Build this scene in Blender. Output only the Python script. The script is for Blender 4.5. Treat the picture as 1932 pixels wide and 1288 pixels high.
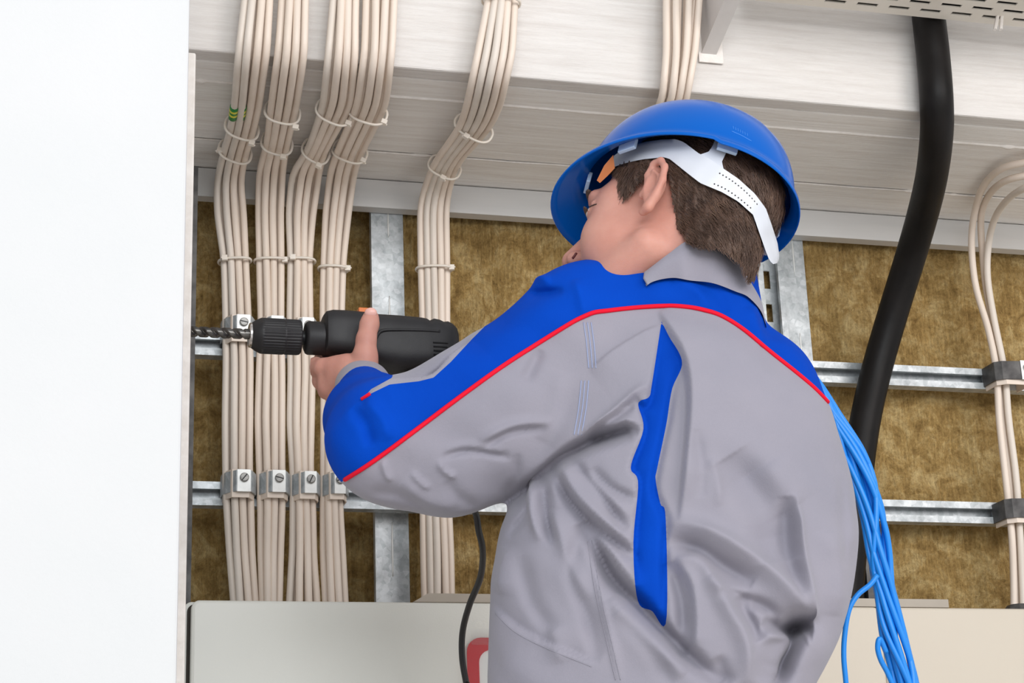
import bpy, bmesh, math, random
import numpy as np
from mathutils import Vector, Matrix

for o in list(bpy.data.objects):
    bpy.data.objects.remove(o)
scene = bpy.context.scene
COL = scene.collection
random.seed(7)
RNG = np.random.default_rng(11)

# ------------------------------------------------------------------ camera
FPX = 3500.0                                   # focal length in pixels of the 1932 x 1288 frame
YAW, PITCH, ROLL = math.radians(15.6), math.radians(17.85), math.radians(-2.15)
_f = np.array([math.sin(YAW) * math.cos(PITCH), math.cos(YAW) * math.cos(PITCH), math.sin(PITCH)])
_r = np.array([math.cos(YAW), -math.sin(YAW), 0.0])
_u = np.cross(_r, _f)
RT = math.cos(ROLL) * _r + math.sin(ROLL) * _u
UP = -math.sin(ROLL) * _r + math.cos(ROLL) * _u
FW = _f
CAM = np.array([0.0, -2.6, 0.95])
cam_data = bpy.data.cameras.new('camera')
cam_data.sensor_width = 36.0
cam_data.sensor_fit = 'HORIZONTAL'
cam_data.lens = FPX / 1932 * 36.0
cam_data.clip_start = 0.05
cam = bpy.data.objects.new('camera', cam_data)
COL.objects.link(cam)
cam.matrix_world = Matrix(((RT[0], UP[0], -FW[0], CAM[0]), (RT[1], UP[1], -FW[1], CAM[1]),
                           (RT[2], UP[2], -FW[2], CAM[2]), (0, 0, 0, 1)))
scene.camera = cam

# ------------------------------------------------------------------ world, lights, exposure
world = bpy.data.worlds.new('world')
scene.world = world
world.use_nodes = True
world.node_tree.nodes['Background'].inputs[0].default_value = (0.93, 0.96, 1.0, 1)
world.node_tree.nodes['Background'].inputs[1].default_value = 0.74


def area_light(name, loc, target, size, power, color):
    ld = bpy.data.lights.new(name, 'AREA')
    ld.shape = 'RECTANGLE'
    ld.size, ld.size_y = size
    ld.energy = power
    ld.color = color
    lo = bpy.data.objects.new(name, ld)
    COL.objects.link(lo)
    lo.location = loc
    d = Vector(target) - Vector(loc)
    lo.rotation_euler = d.to_track_quat('-Z', 'Y').to_euler()
    return lo


area_light('right_key_light', (2.7, -4.7, 2.7), (0.9, 0, 1.7), (2.2, 1.8), 76, (1.0, 0.935, 0.905))  # added soft warm key from the right, not a real window
area_light('front_fill_light', (0.0, -5.3, 2.6), (0.7, -0.2, 1.6), (2.6, 1.8), 114, (0.93, 0.97, 1.0))  # added cool fill from the camera side, standing in for bounced flash

scene.view_settings.view_transform = 'Standard'
scene.view_settings.look = 'None'
scene.view_settings.gamma = 1.0
scene.view_settings.use_curve_mapping = False
scene.view_settings.exposure = 0.0


# ------------------------------------------------------------------ layout helpers
def ray(px, py):
    return FW + RT * ((px - 966) / FPX) + UP * ((644 - py) / FPX)


def on_y(px, py, y):
    d = ray(px, py)
    return CAM + d * ((y - CAM[1]) / d[1])


def on_z(px, py, z):
    d = ray(px, py)
    return CAM + d * ((z - CAM[2]) / d[2])


def on_depth(px, py, depth):
    return CAM + ray(px, py) * depth


def project(P):
    d = np.asarray(P) - CAM
    z = d @ FW
    return 966 + FPX * (d @ RT) / z, 644 - FPX * (d @ UP) / z, z


# ------------------------------------------------------------------ materials
def lin(c):
    return tuple(((v / 255) / 12.92 if v / 255 <= 0.04045 else ((v / 255 + 0.055) / 1.055) ** 2.4) for v in c)


class Mat:
    def __init__(self, name):
        self.m = bpy.data.materials.new(name)
        self.m.use_nodes = True
        self.nt = self.m.node_tree
        self.b = self.nt.nodes['Principled BSDF']

    def node(self, t, **kw):
        n = self.nt.nodes.new(t)
        for k, v in kw.items():
            if k in n.inputs:
                n.inputs[k].default_value = v
            else:
                setattr(n, k, v)
        return n

    def link(self, a, b):
        self.nt.links.new(a, b)

    def coord(self, scale=(1, 1, 1), kind='Object'):
        tc = self.node('ShaderNodeTexCoord')
        mp = self.node('ShaderNodeMapping')
        mp.inputs['Scale'].default_value = scale
        self.link(tc.outputs[kind], mp.inputs['Vector'])
        return mp.outputs['Vector']

    def noise(self, vec, scale, detail=3.0, rough=0.55, dist=0.0):
        n = self.node('ShaderNodeTexNoise')
        n.inputs['Scale'].default_value = scale
        n.inputs['Detail'].default_value = detail
        n.inputs['Roughness'].default_value = rough
        n.inputs['Distortion'].default_value = dist
        self.link(vec, n.inputs['Vector'])
        return n.outputs['Fac']

    def ramp(self, fac, stops):
        r = self.node('ShaderNodeValToRGB')
        el = r.color_ramp.elements
        while len(el) < len(stops):
            el.new(0.5)
        for e, (p, c) in zip(el, stops):
            e.position = p
            e.color = (*c, 1) if len(c) == 3 else c
        self.link(fac, r.inputs['Fac'])
        return r.outputs['Color']

    def bump(self, height, strength, distance, prev=None):
        b = self.node('ShaderNodeBump')
        b.inputs['Strength'].default_value = strength
        b.inputs['Distance'].default_value = distance
        self.link(height, b.inputs['Height'])
        if prev is not None:
            self.link(prev, b.inputs['Normal'])
        return b.outputs['Normal']

    def base(self, col=None, rough=0.5, metal=0.0, spec=None):
        if col is not None:
            if isinstance(col, tuple):
                self.b.inputs['Base Color'].default_value = (*col, 1)
            else:
                self.link(col, self.b.inputs['Base Color'])
        self.b.inputs['Roughness'].default_value = rough
        self.b.inputs['Metallic'].default_value = metal
        if spec is not None:
            self.b.inputs['Specular IOR Level'].default_value = spec
        return self

    def normal(self, n):
        self.link(n, self.b.inputs['Normal'])
        return self


def mottled(name, c0, c1, scale, rough=0.5, metal=0.0, bump=0.0, bscale=None, stretch=(1, 1, 1), spec=None, detail=4.0):
    M = Mat(name)
    v = M.coord(stretch)
    n = M.noise(v, scale, detail)
    M.base(M.ramp(n, [(0.3, lin(c0)), (0.7, lin(c1))]), rough, metal, spec)
    if bump:
        n2 = M.noise(v, bscale or scale * 3, 4)
        M.normal(M.bump(n2, 0.6, bump))
    return M.m


def plain(name, c, rough=0.5, metal=0.0, spec=None, **kw):
    M = Mat(name)
    M.base(lin(c), rough, metal, spec)
    for k, v in kw.items():
        M.b.inputs[k].default_value = v
    return M.m


MT = {}
MT['white_wall'] = mottled('white_plaster_paint', (209, 210, 210), (212, 212, 212), 6, 0.85, bump=0.0006, bscale=120)
# white brushed paint on the beam, streaks along x
M = Mat('white_brushed_paint')
v = M.coord((0.9, 14, 14))
n = M.noise(v, 9, 6, 0.6)
M.base(M.ramp(n, [(0.25, lin((208, 201, 195))), (0.6, lin((222, 217, 212)))]), 0.7)
n2 = M.noise(M.coord((1.2, 22, 22)), 12, 5, 0.65)
M.normal(M.bump(n2, 0.7, 0.0025))
MT['beam'] = M.m
M = Mat('lightened_underside_paint')  # beam paint made lighter so the shaded underside boards read brighter
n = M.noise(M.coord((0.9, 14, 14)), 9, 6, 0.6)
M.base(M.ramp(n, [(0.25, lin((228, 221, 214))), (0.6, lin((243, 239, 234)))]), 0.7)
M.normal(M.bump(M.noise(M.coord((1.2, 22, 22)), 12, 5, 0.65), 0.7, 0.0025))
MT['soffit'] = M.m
MT['filler'] = mottled('white_joint_filler', (222, 214, 206), (238, 232, 226), 60, 0.7, bump=0.001)
# mineral wool
M = Mat('mineral_wool')
v = M.coord((1, 1, 1))
a = M.noise(v, 26, 6, 0.7, 0.6)
b = M.noise(M.coord((70, 20, 9)), 3.2, 5, 0.7, 0.5)
c = M.noise(v, 170, 4, 0.7)
mx = M.node('ShaderNodeMix', data_type='RGBA')
mx.inputs[0].default_value = 0.28
M.link(M.ramp(a, [(0.3, lin((112, 84, 46))), (0.48, lin((176, 144, 90))), (0.66, lin((222, 196, 142)))]), mx.inputs[6])
M.link(M.ramp(b, [(0.25, lin((116, 88, 48))), (0.55, lin((188, 156, 98))), (0.8, lin((214, 186, 128)))]), mx.inputs[7])
mx2 = M.node('ShaderNodeMix', data_type='RGBA', blend_type='MULTIPLY')
mx2.inputs[0].default_value = 0.5
M.link(mx.outputs[2], mx2.inputs[6])
M.link(M.ramp(c, [(0.3, (0.35, 0.33, 0.3)), (0.6, (1, 1, 1))]), mx2.inputs[7])
M.base(mx2.outputs[2], 0.95, spec=0.1)
nb = M.bump(b, 0.9, 0.006)
nb = M.bump(c, 0.8, 0.004, nb)
M.normal(nb)
MT['wool'] = M.m
# galvanised steel with spangle
M = Mat('galvanised_steel')
vo = M.node('ShaderNodeTexVoronoi')
vo.inputs['Scale'].default_value = 130
M.link(M.coord(), vo.inputs['Vector'])
nz = M.noise(M.coord((1, 1, 1)), 28, 5, 0.7)
mxg = M.node('ShaderNodeMix', data_type='RGBA', blend_type='MULTIPLY')
mxg.inputs[0].default_value = 0.8
M.link(M.ramp(vo.outputs['Color'], [(0.1, lin((176, 182, 184))), (0.9, lin((206, 210, 212)))]), mxg.inputs[6])
M.link(M.ramp(nz, [(0.32, (0.55, 0.55, 0.55)), (0.6, (1, 1, 1))]), mxg.inputs[7])
M.base(mxg.outputs[2], 0.42, 0.35)
M.link(M.ramp(nz, [(0.3, (0.5, 0.5, 0.5)), (0.7, (0.34, 0.34, 0.34))]), M.b.inputs['Roughness'])
MT['galv'] = M.m
MT['track'] = mottled('dull_zinc_sheet', (204, 203, 201), (218, 216, 213), 8, 0.55, 0.12, stretch=(0.3, 3, 3))
MT['darksteel'] = mottled('dark_weathered_steel', (62, 60, 60), (104, 102, 100), 40, 0.55, 0.5, bump=0.0006)
MT['brightsteel'] = mottled('bright_zinc_plate', (208, 208, 205), (232, 232, 228), 55, 0.36, 0.3)
MT['screw'] = mottled('grey_screw_steel', (120, 118, 115), (158, 156, 152), 200, 0.4, 0.7)
MT['pvc'] = mottled('beige_pvc_sheath', (222, 206, 190), (232, 217, 203), 5, 0.42, stretch=(4, 4, 0.6), spec=0.4)
MT['pvc_grey'] = mottled('grey_beige_pvc_sheath', (214, 202, 189), (225, 214, 202), 5, 0.42, stretch=(4, 4, 0.6), spec=0.4)
MT['tie'] = plain('translucent_nylon', (226, 216, 203), 0.35, spec=0.5, **{'Subsurface Weight': 0.2, 'Subsurface Radius': (0.004, 0.003, 0.002)})
MT['green'] = plain('green_marker_sleeve', (26, 126, 52), 0.45)
MT['yellow'] = plain('yellow_marker_band', (222, 214, 70), 0.45)
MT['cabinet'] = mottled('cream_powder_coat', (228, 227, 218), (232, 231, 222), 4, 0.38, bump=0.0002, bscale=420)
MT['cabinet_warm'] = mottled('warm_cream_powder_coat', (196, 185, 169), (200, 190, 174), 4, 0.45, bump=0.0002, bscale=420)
MT['gasket'] = plain('dark_gasket_and_gap', (52, 46, 40), 0.8)
MT['duct'] = mottled('grey_beige_duct', (170, 160, 147), (182, 172, 158), 12, 0.5)
MT['conduit'] = mottled('black_rubber_conduit', (20, 18, 17), (28, 25, 24), 20, 0.45, bump=0.0003, bscale=160, spec=0.16)
MT['tray'] = mottled('cream_painted_tray', (216, 208, 196), (224, 217, 206), 20, 0.5)
MT['bracket'] = mottled('pale_grey_painted_bracket', (200, 194, 190), (210, 205, 201), 14, 0.6)
MT['red'] = plain('red_plastic_frame', (196, 6, 26), 0.3)
MT['paper'] = plain('white_paper', (236, 236, 232), 0.8)
M = Mat('clear_plastic')
M.base(lin((235, 238, 236)), 0.08)
M.b.inputs['Transmission Weight'].default_value = 0.0
M.b.inputs['Alpha'].default_value = 0.04
MT['clear'] = M.m
MT['drill'] = mottled('black_textured_plastic', (28, 26, 27), (36, 34, 35), 60, 0.5, bump=0.0002, bscale=900, spec=0.4)
MT['drill_dark'] = plain('deep_black_plastic', (20, 19, 20), 0.42, spec=0.4)
MT['chrome'] = plain('polished_steel_ring', (222, 216, 212), 0.18, 1.0)
MT['bitsteel'] = mottled('dark_drill_bit_steel', (70, 68, 66), (110, 107, 103), 90, 0.3, 0.9)
MT['orange'] = plain('orange_plastic', (214, 112, 40), 0.45)
MT['cordblack'] = plain('black_power_cord_rubber', (26, 24, 25), 0.4, spec=0.5)
MT['bluewire'] = plain('bright_blue_pvc_wire', (24, 132, 222), 0.38, spec=0.45)
MT['floor'] = mottled('whitened_concrete_screed', (222, 218, 212), (232, 228, 222), 3, 0.85, bump=0.001)  # unseen floor whitened to bounce light up to the beam underside
MT['helmet'] = plain('glossy_blue_helmet_plastic', (0, 88, 178), 0.22, spec=0.14)
MT['strap'] = plain('white_harness_plastic', (204, 207, 214), 0.38, spec=0.4)
MT['clip'] = plain('pale_blue_clip_plastic', (176, 196, 222), 0.4)
MT['emboss'] = plain('worn_blue_emboss', (52, 128, 214), 0.4)
MT['browpad'] = plain('tan_leather_sweatband', (176, 98, 42), 0.6)
MT['piping'] = plain('red_piping_fabric', (222, 12, 44), 0.7, spec=0.2)


def fabric(name, c0, c1, sheen=0.15, spec=0.2):
    M = Mat(name)
    v = M.coord()
    n = M.noise(v, 5, 4, 0.6)
    M.base(M.ramp(n, [(0.3, lin(c0)), (0.7, lin(c1))]), 0.82, spec=spec)
    M.b.inputs['Sheen Weight'].default_value = sheen
    M.b.inputs['Sheen Roughness'].default_value = 0.5
    w1 = M.noise(M.coord((1, 1, 1)), 900, 2, 0.6)
    w2 = M.noise(M.coord((1, 1, 1)), 60, 4, 0.6)
    M.normal(M.bump(w2, 0.35, 0.0015, M.bump(w1, 0.25, 0.0006)))
    return M.m


MT['grey'] = fabric('grey_twill', (138, 136, 147), (149, 145, 155))
MT['blue'] = fabric('royal_blue_twill', (0, 60, 166), (0, 68, 180), 0.0, 0.08)
MT['lining'] = fabric('dark_grey_lining', (70, 68, 80), (80, 78, 90))
MT['stitch'] = plain('pale_blue_thread', (150, 162, 196), 0.8)
M = Mat('skin')
v = M.coord()
n = M.noise(v, 22, 5, 0.6)
M.base(M.ramp(n, [(0.3, lin((190, 132, 116))), (0.7, lin((203, 149, 133)))]), 0.5, spec=0.35)
M.b.inputs['Subsurface Weight'].default_value = 0.25
M.b.inputs['Subsurface Radius'].default_value = (0.008, 0.003, 0.0015)
M.b.inputs['Subsurface Scale'].default_value = 0.6
M.normal(M.bump(M.noise(v, 700, 3, 0.6), 0.25, 0.0006))
MT['skin'] = M.m
MT['nail'] = plain('fingernail', (232, 178, 164), 0.3)
M = Mat('brown_hair')
n = M.noise(M.coord((1, 1, 1)), 320, 4, 0.7)
M.base(M.ramp(n, [(0.3, lin((48, 34, 28))), (0.7, lin((96, 72, 58)))]), 0.5, spec=0.4)
M.normal(M.bump(n, 0.8, 0.002))
MT['hair'] = M.m
MT['strand'] = mottled('brown_hair_strand', (62, 44, 36), (112, 86, 70), 30, 0.42, spec=0.45)
MT['lip'] = plain('mouth_corner', (96, 34, 32), 0.5)
MT['eyewhite'] = plain('eye_white', (226, 216, 210), 0.2)
MT['iris'] = plain('dark_iris', (40, 34, 34), 0.15)
MT['trouser'] = fabric('grey_trouser_twill', (140, 136, 146), (150, 146, 155))
MT['boot'] = mottled('black_work_boot_leather', (30, 28, 27), (44, 40, 38), 30, 0.5)


# ------------------------------------------------------------------ object helpers
def link(name, me, mat, parent=None, smooth=False):
    o = bpy.data.objects.new(name, me)
    COL.objects.link(o)
    if mat is not None:
        me.materials.append(MT[mat] if isinstance(mat, str) else mat)
    if parent is not None:
        o.parent = parent
    if smooth:
        me.polygons.foreach_set('use_smooth', [True] * len(me.polygons))
    return o


def tag(o, label=None, cat=None, group=None, kind=None):
    if label:
        o['label'] = label
    if cat:
        o['category'] = cat
    if group:
        o['group'] = group
    if kind:
        o['kind'] = kind
    return o


def empty(name, loc):
    o = bpy.data.objects.new(name, None)
    COL.objects.link(o)
    o.location = loc
    o.empty_display_size = 0.05
    return o


class MB:
    """collects faces for one mesh; world coordinates, or relative to a parent empty through build()"""

    def __init__(self):
        self.v, self.f = [], []

    def add(self, verts, faces):
        n = len(self.v)
        self.v += [tuple(map(float, p)) for p in verts]
        self.f += [tuple(i + n for i in f) for f in faces]
        return self

    def box(self, a, b):
        (x0, y0, z0), (x1, y1, z1) = a, b
        x0, x1 = sorted((x0, x1)); y0, y1 = sorted((y0, y1)); z0, z1 = sorted((z0, z1))
        p = [(x0, y0, z0), (x1, y0, z0), (x1, y1, z0), (x0, y1, z0), (x0, y0, z1), (x1, y0, z1), (x1, y1, z1), (x0, y1, z1)]
        return self.add(p, [(0, 3, 2, 1), (4, 5, 6, 7), (0, 1, 5, 4), (1, 2, 6, 5), (2, 3, 7, 6), (3, 0, 4, 7)])

    def prism(self, poly, axis_vec):
        """poly: list of 3-D points (closed outline), extruded along axis_vec"""
        n = len(poly)
        a = [np.array(p, float) for p in poly]
        b = [p + np.array(axis_vec, float) for p in a]
        f = [tuple(range(n))[::-1], tuple(range(n, 2 * n))]
        f += [(i, (i + 1) % n, (i + 1) % n + n, i + n) for i in range(n)]
        return self.add(a + b, f)

    def ribbon_prism(self, outer, inner, axis_vec):
        """open band: two parallel polylines (outer, inner) extruded along axis_vec"""
        n = len(outer)
        poly = list(outer) + list(inner)[::-1]
        a = [np.array(p, float) for p in poly]
        b = [p + np.array(axis_vec, float) for p in a]
        N = 2 * n
        f = [(i, (i + 1) % N, (i + 1) % N + N, i + N) for i in range(N)]
        for i in range(n - 1):
            f.append((i, N - 1 - i, N - 2 - i, i + 1))
            f.append((i + N, i + 1 + N, N - 2 - i + N, N - 1 - i + N))
        return self.add(a + b, f)

    def tube(self, path, r, sides=10, caps=True, closed=False, sq=None):
        path = np.asarray(path, float)
        n = len(path)
        if closed:
            t = np.roll(path, -1, 0) - np.roll(path, 1, 0)
        else:
            t = np.gradient(path, axis=0)
        t /= np.linalg.norm(t, axis=1)[:, None] + 1e-12
        ref = np.array([0, 0, 1.0]) if abs(t[0][2]) < 0.9 else np.array([1.0, 0, 0])
        u = np.cross(t[0], ref); u /= np.linalg.norm(u)
        rr = np.broadcast_to(np.asarray(r, float), (n,))
        vs = []
        ang = np.arange(sides) * 2 * math.pi / sides
        for i in range(n):
            u = u - t[i] * (u @ t[i]); u /= np.linalg.norm(u) + 1e-12
            w = np.cross(t[i], u)
            a, b = (1, 1) if sq is None else sq
            vs += list(path[i] + rr[i] * (a * np.cos(ang)[:, None] * u + b * np.sin(ang)[:, None] * w))
        fs = []
        m = n if closed else n - 1
        for i in range(m):
            j = (i + 1) % n
            for k in range(sides):
                l = (k + 1) % sides
                fs.append((i * sides + k, i * sides + l, j * sides + l, j * sides + k))
        if caps and not closed:
            fs.append(tuple(range(sides))[::-1])
            fs.append(tuple((n - 1) * sides + k for k in range(sides)))
        return self.add(vs, fs)

    def loft(self, rings, caps=True):
        n = len(rings[0])
        vs = [p for r in rings for p in r]
        fs = []
        for i in range(len(rings) - 1):
            for k in range(n):
                l = (k + 1) % n
                fs.append((i * n + k, i * n + l, (i + 1) * n + l, (i + 1) * n + k))
        if caps:
            fs.append(tuple(range(n))[::-1])
            fs.append(tuple((len(rings) - 1) * n + k for k in range(n)))
        return self.add(vs, fs)

    def build(self, name, mat, parent=None, smooth=False, bevel=0.0, segs=2, auto=None):
        me = bpy.data.meshes.new(name)
        off = np.array(parent.matrix_world.translation) if False else np.zeros(3)
        if parent is not None:
            q = parent
            while q is not None:
                off = off + np.array(q.location)
                q = q.parent
        me.from_pydata([tuple(np.array(p) - off) for p in self.v], [], self.f)
        bm = bmesh.new()
        bm.from_mesh(me)
        bmesh.ops.recalc_face_normals(bm, faces=bm.faces)
        if bevel:
            bmesh.ops.bevel(bm, geom=[e for e in bm.edges if e.calc_face_angle(0) > 0.4] , offset=bevel,
                            segments=segs, affect='EDGES', profile=0.5, clamp_overlap=True)
        if auto is not None:
            for e in bm.edges:
                e.smooth = e.calc_face_angle(0) < auto
            smooth = True
        bm.to_mesh(me)
        bm.free()
        return link(name, me, mat, parent, smooth)


def catmull(pts, n):
    pts = np.asarray(pts, float)
    P = np.vstack([2 * pts[0] - pts[1], pts, 2 * pts[-1] - pts[-2]])
    k = len(pts) - 1
    out = []
    for s in np.linspace(0, k, n):
        i = min(int(s), k - 1)
        t = s - i
        a, b, c, d = P[i:i + 4]
        out.append(0.5 * (2 * b + (c - a) * t + (2 * a - 5 * b + 4 * c - d) * t * t + (3 * b - 3 * c + d - a) * t ** 3))
    return np.array(out)


def smooth1(a, w):
    k = np.exp(-0.5 * (np.arange(-3 * w, 3 * w + 1) / max(w, 1e-6)) ** 2)
    k /= k.sum()
    p = np.pad(a, (3 * w, 3 * w), mode='edge')
    return np.convolve(p, k, 'valid')


# ================================================================== the setting
fl = MB().box((-2.6, -5.6, -0.1), (4.2, 0.25, 0.0)).build('floor', 'floor')
tag(fl, kind='structure')

# back wall: concrete backing with mineral wool panels laid between the studs
wb = MB().box((-0.4, 0.12, 0.0), (3.2, 0.3, 2.9)).build('wall_back', 'floor')
tag(wb, kind='structure')


def wool_panel(x0, x1, rib, seed, label, y0=0.006):
    """thick batt with a lumpy, ribbed front face"""
    rng = np.random.default_rng(seed)
    z0, z1 = 0.02, 2.05
    nx, nz = int((x1 - x0) / 0.006) + 2, 260
    xs = np.linspace(x0, x1, nx)
    zs = np.concatenate([np.linspace(z0, 1.34, 40), np.linspace(1.345, z1, nz - 40)])
    X, Z = np.meshgrid(xs, zs, indexing='ij')
    Y = np.full_like(X, y0)
    for k in range(26):
        fx, fz = rng.normal(0, 45), rng.normal(0, 38)
        Y += 0.0007 * np.sin(fx * X + fz * Z + rng.uniform(0, 6.28))
    for k in range(10):
        fx, fz = rng.normal(0, 160), rng.normal(0, 60)
        Y += 0.0005 * np.sin(fx * X + fz * Z + rng.uniform(0, 6.28))
    Y += rib * 0.0036 * np.sin(2 * math.pi * X / 0.0125 + 0.6 * np.sin(Z * 30))
    Y += rng.normal(0, 0.0005, X.shape)
    m = MB()
    vs = np.stack([X, Y, Z], -1).reshape(-1, 3)
    idx = np.arange(nx * len(zs)).reshape(nx, len(zs))
    fs = np.stack([idx[:-1, :-1], idx[1:, :-1], idx[1:, 1:], idx[:-1, 1:]], -1).reshape(-1, 4)
    me = bpy.data.meshes.new('insulation_panel')
    back = [(x0, 0.119, z0), (x1, 0.119, z0), (x1, 0.119, z1), (x0, 0.119, z1)]
    n = len(vs)
    allv = [tuple(p) for p in vs] + back
    allf = [tuple(map(int, f)) for f in fs]
    allf += [(n, n + 3, n + 2, n + 1)]
    allf += [tuple([int(i) for i in idx[:, 0]][::-1]) + (n, n + 1), tuple(int(i) for i in idx[:, -1]) + (n + 2, n + 3)]
    allf += [tuple(int(i) for i in idx[0, :]) + (n + 3, n), tuple([int(i) for i in idx[-1, :]][::-1]) + (n + 1, n + 2)]
    me.from_pydata(allv, [], allf)
    o = link('insulation_panel', me, 'wool', wb, True)
    o['label'] = label
    return o


wool_panel(0.02, 0.525, 0.15, 1, 'shaded brown mineral wool behind the left cable bundles', 0.055)
wool_panel(0.53, 1.10, 1.0, 2, 'ribbed brown mineral wool left of the worker')
wool_panel(1.105, 1.66, 0.15, 3, 'lumpy brown mineral wool right of the worker')
wool_panel(1.665, 2.2, 0.15, 4, 'lumpy brown mineral wool at the right edge')

# white partition at the left, nearer than the beam
xl = on_y(346, 640, -0.78)[0]
wl = MB().box((-2.2, -0.78, 0.0), (xl, -0.70, 3.0)).build('wall_left', 'white_wall', bevel=0.003)
tag(wl, kind='structure')
xs0 = on_y(360, 640, -0.56)[0]
tr = MB().box((xl - 0.02, -0.56, 0.0), (xs0, -0.405, on_y(353, 98, -0.56)[2])).build('trim_1', 'filler', bevel=0.002)
tag(tr, kind='structure')

# painted beam: front fascia and three underside boards with rough filled joints
ZB, YF = 2.0577, -0.403
beam = MB().box((-0.2, YF, ZB + 0.02), (3.2, 0.25, 3.0)).build('ceiling_beam', 'beam', bevel=0.004)
tag(beam, 'white painted beam carrying the cables above the worker', kind='structure')
MB().box((-0.2, YF - 0.010, ZB), (3.2, YF + 0.02, 3.0)).build('fascia_board', 'beam', beam, bevel=0.003)
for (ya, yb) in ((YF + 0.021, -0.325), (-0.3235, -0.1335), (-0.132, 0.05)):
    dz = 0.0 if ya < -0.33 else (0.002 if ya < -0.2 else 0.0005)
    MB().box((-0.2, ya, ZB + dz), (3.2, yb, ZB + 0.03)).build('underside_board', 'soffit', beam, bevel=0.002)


def joint_bead(y, r, seed):
    rng = np.random.default_rng(seed)
    xs = np.linspace(-0.1, 3.0, 420)
    rr = r * (0.75 + 0.5 * smooth1(rng.uniform(0, 1, 420), 2)) * (1 + 0.8 * (smooth1(rng.uniform(0, 1, 420), 1) > 0.68))
    p = np.stack([xs, y + 0.0012 * smooth1(rng.normal(0, 1, 420), 3), np.full(420, ZB + 0.0005)], 1)
    return MB().tube(p, rr, 6).build('filler_bead', 'filler', beam, True)


joint_bead(-0.324, 0.0032, 5)
joint_bead(-0.133, 0.0016, 6)

# ================================================================== steel framing
ZT0, ZT1 = 2.0115, 2.0565
trk = empty('wall_track', (0.9, -0.03, ZT0))
MB().box((-0.1, -0.034, ZT0), (3.0, -0.031, ZT1)).build('front_flange', 'track', trk, bevel=0.0006)
MB().box((-0.1, -0.031, ZT1 - 0.003), (3.0, 0.03, ZT1 - 0.0005)).build('top_web', 'track', trk)
MB().box((-0.1, -0.031, ZT0), (3.0, -0.012, ZT0 + 0.0015)).build('lower_lip', 'track', trk)
tag(trk, 'long dull grey steel track running under the white beam', 'track')


def stud(x0, x1, zs, label, slots):
    s = empty('metal_stud', ((x0 + x1) / 2, 0, 0))
    m = MB()
    m.box((x0, -0.010, 0.0), (x1, -0.0085, ZT0 + 0.03))
    m.box((x0, -0.0085, 0.0), (x0 + 0.0015, 0.004, ZT0 + 0.03))
    m.box((x1 - 0.0015, -0.0085, 0.0), (x1, 0.004, ZT0 + 0.03))
    m.build('channel', 'galv', s)
    for (xc, za, zb) in slots:
        t = np.linspace(0, 1, 12)
        p = np.stack([np.full(12, xc), np.full(12, -0.0098), za + (zb - za) * t], 1)
        MB().tube(p, 0.0016 * np.sin(np.pi * (0.08 + 0.84 * t)) ** 0.5, 8).build('embossed_rib', 'brightsteel', s, True)
    tag(s, label, 'stud')
    return s


def zof(px, py, y=-0.01):
    return on_y(px, py, y)[2]


stud(0.5075, 0.5570, 0, 'galvanised steel stud behind the drill, between the cable bundles',
     [(0.534, zof(729, 447), 2.02), (0.534, zof(735, 640), zof(733, 558)), (0.5325, zof(738, 1087), zof(737, 985))])
stud(1.168, 1.2185, 0, 'galvanised steel stud beside the back of the worker\'s helmet',
     [(1.2, zof(1490, 516), 2.02), (1.2, zof(1503, 700), zof(1499, 628))])


def strut(name, axis, fixed, span, label, holes=False, mat='galv', w=0.034, d=0.022, y0=-0.028, lip=0.0085):
    """C-section support rail, open to the front, with inturned lips; axis 'x' or 'z'"""
    root = empty(name, (span[0], 0, fixed) if axis == 'x' else (fixed, 0, span[0]))
    t = 0.002
    yf, yb = y0 - d, y0
    L = span[1] - span[0]

    def seg(a0, a1, ya, yb2, nm):
        m = MB()
        if axis == 'x':
            m.box((span[0], ya, fixed + a0), (span[1], yb2, fixed + a1))
        else:
            m.box((fixed + a0, ya, span[0]), (fixed + a1, yb2, span[1]))
        return m.build(nm, mat, root)

    if not holes:
        seg(-w / 2, w / 2, yb - t, yb, 'back_web')
    else:
        m = MB()
        hw = 0.0085
        a = span[0]
        m_boxes = [((-w / 2, -hw), span), ((hw, w / 2), span)]
        zz = span[0]
        while zz < span[1]:
            m_boxes.append(((-hw, hw), (zz, min(zz + 0.026, span[1]))))
            zz += 0.056
        for (aa, bb), (s0, s1) in m_boxes:
            if axis == 'x':
                m.box((s0, yb - t, fixed + aa), (s1, yb, fixed + bb))
            else:
                m.box((fixed + aa, yb - t, s0), (fixed + bb, yb, s1))
        m.build('slotted_back_web', mat, root)
    seg(-w / 2, -w / 2 + t, yf, yb - t, 'side_wall')
    seg(w / 2 - t, w / 2, yf, yb - t, 'side_wall')
    for sgn in (-1, 1):
        a0, a1 = sorted((sgn * (w / 2 - t), sgn * (w / 2 - lip)))
        seg(a0, a1, yf, yf + t, 'lip')
        a0, a1 = sorted((sgn * (w / 2 - lip), sgn * (w / 2 - lip - t)))
        seg(a0, a1, yf, yf + 0.007, 'inturned_edge')
    tag(root, label, 'rail')
    return root


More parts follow.
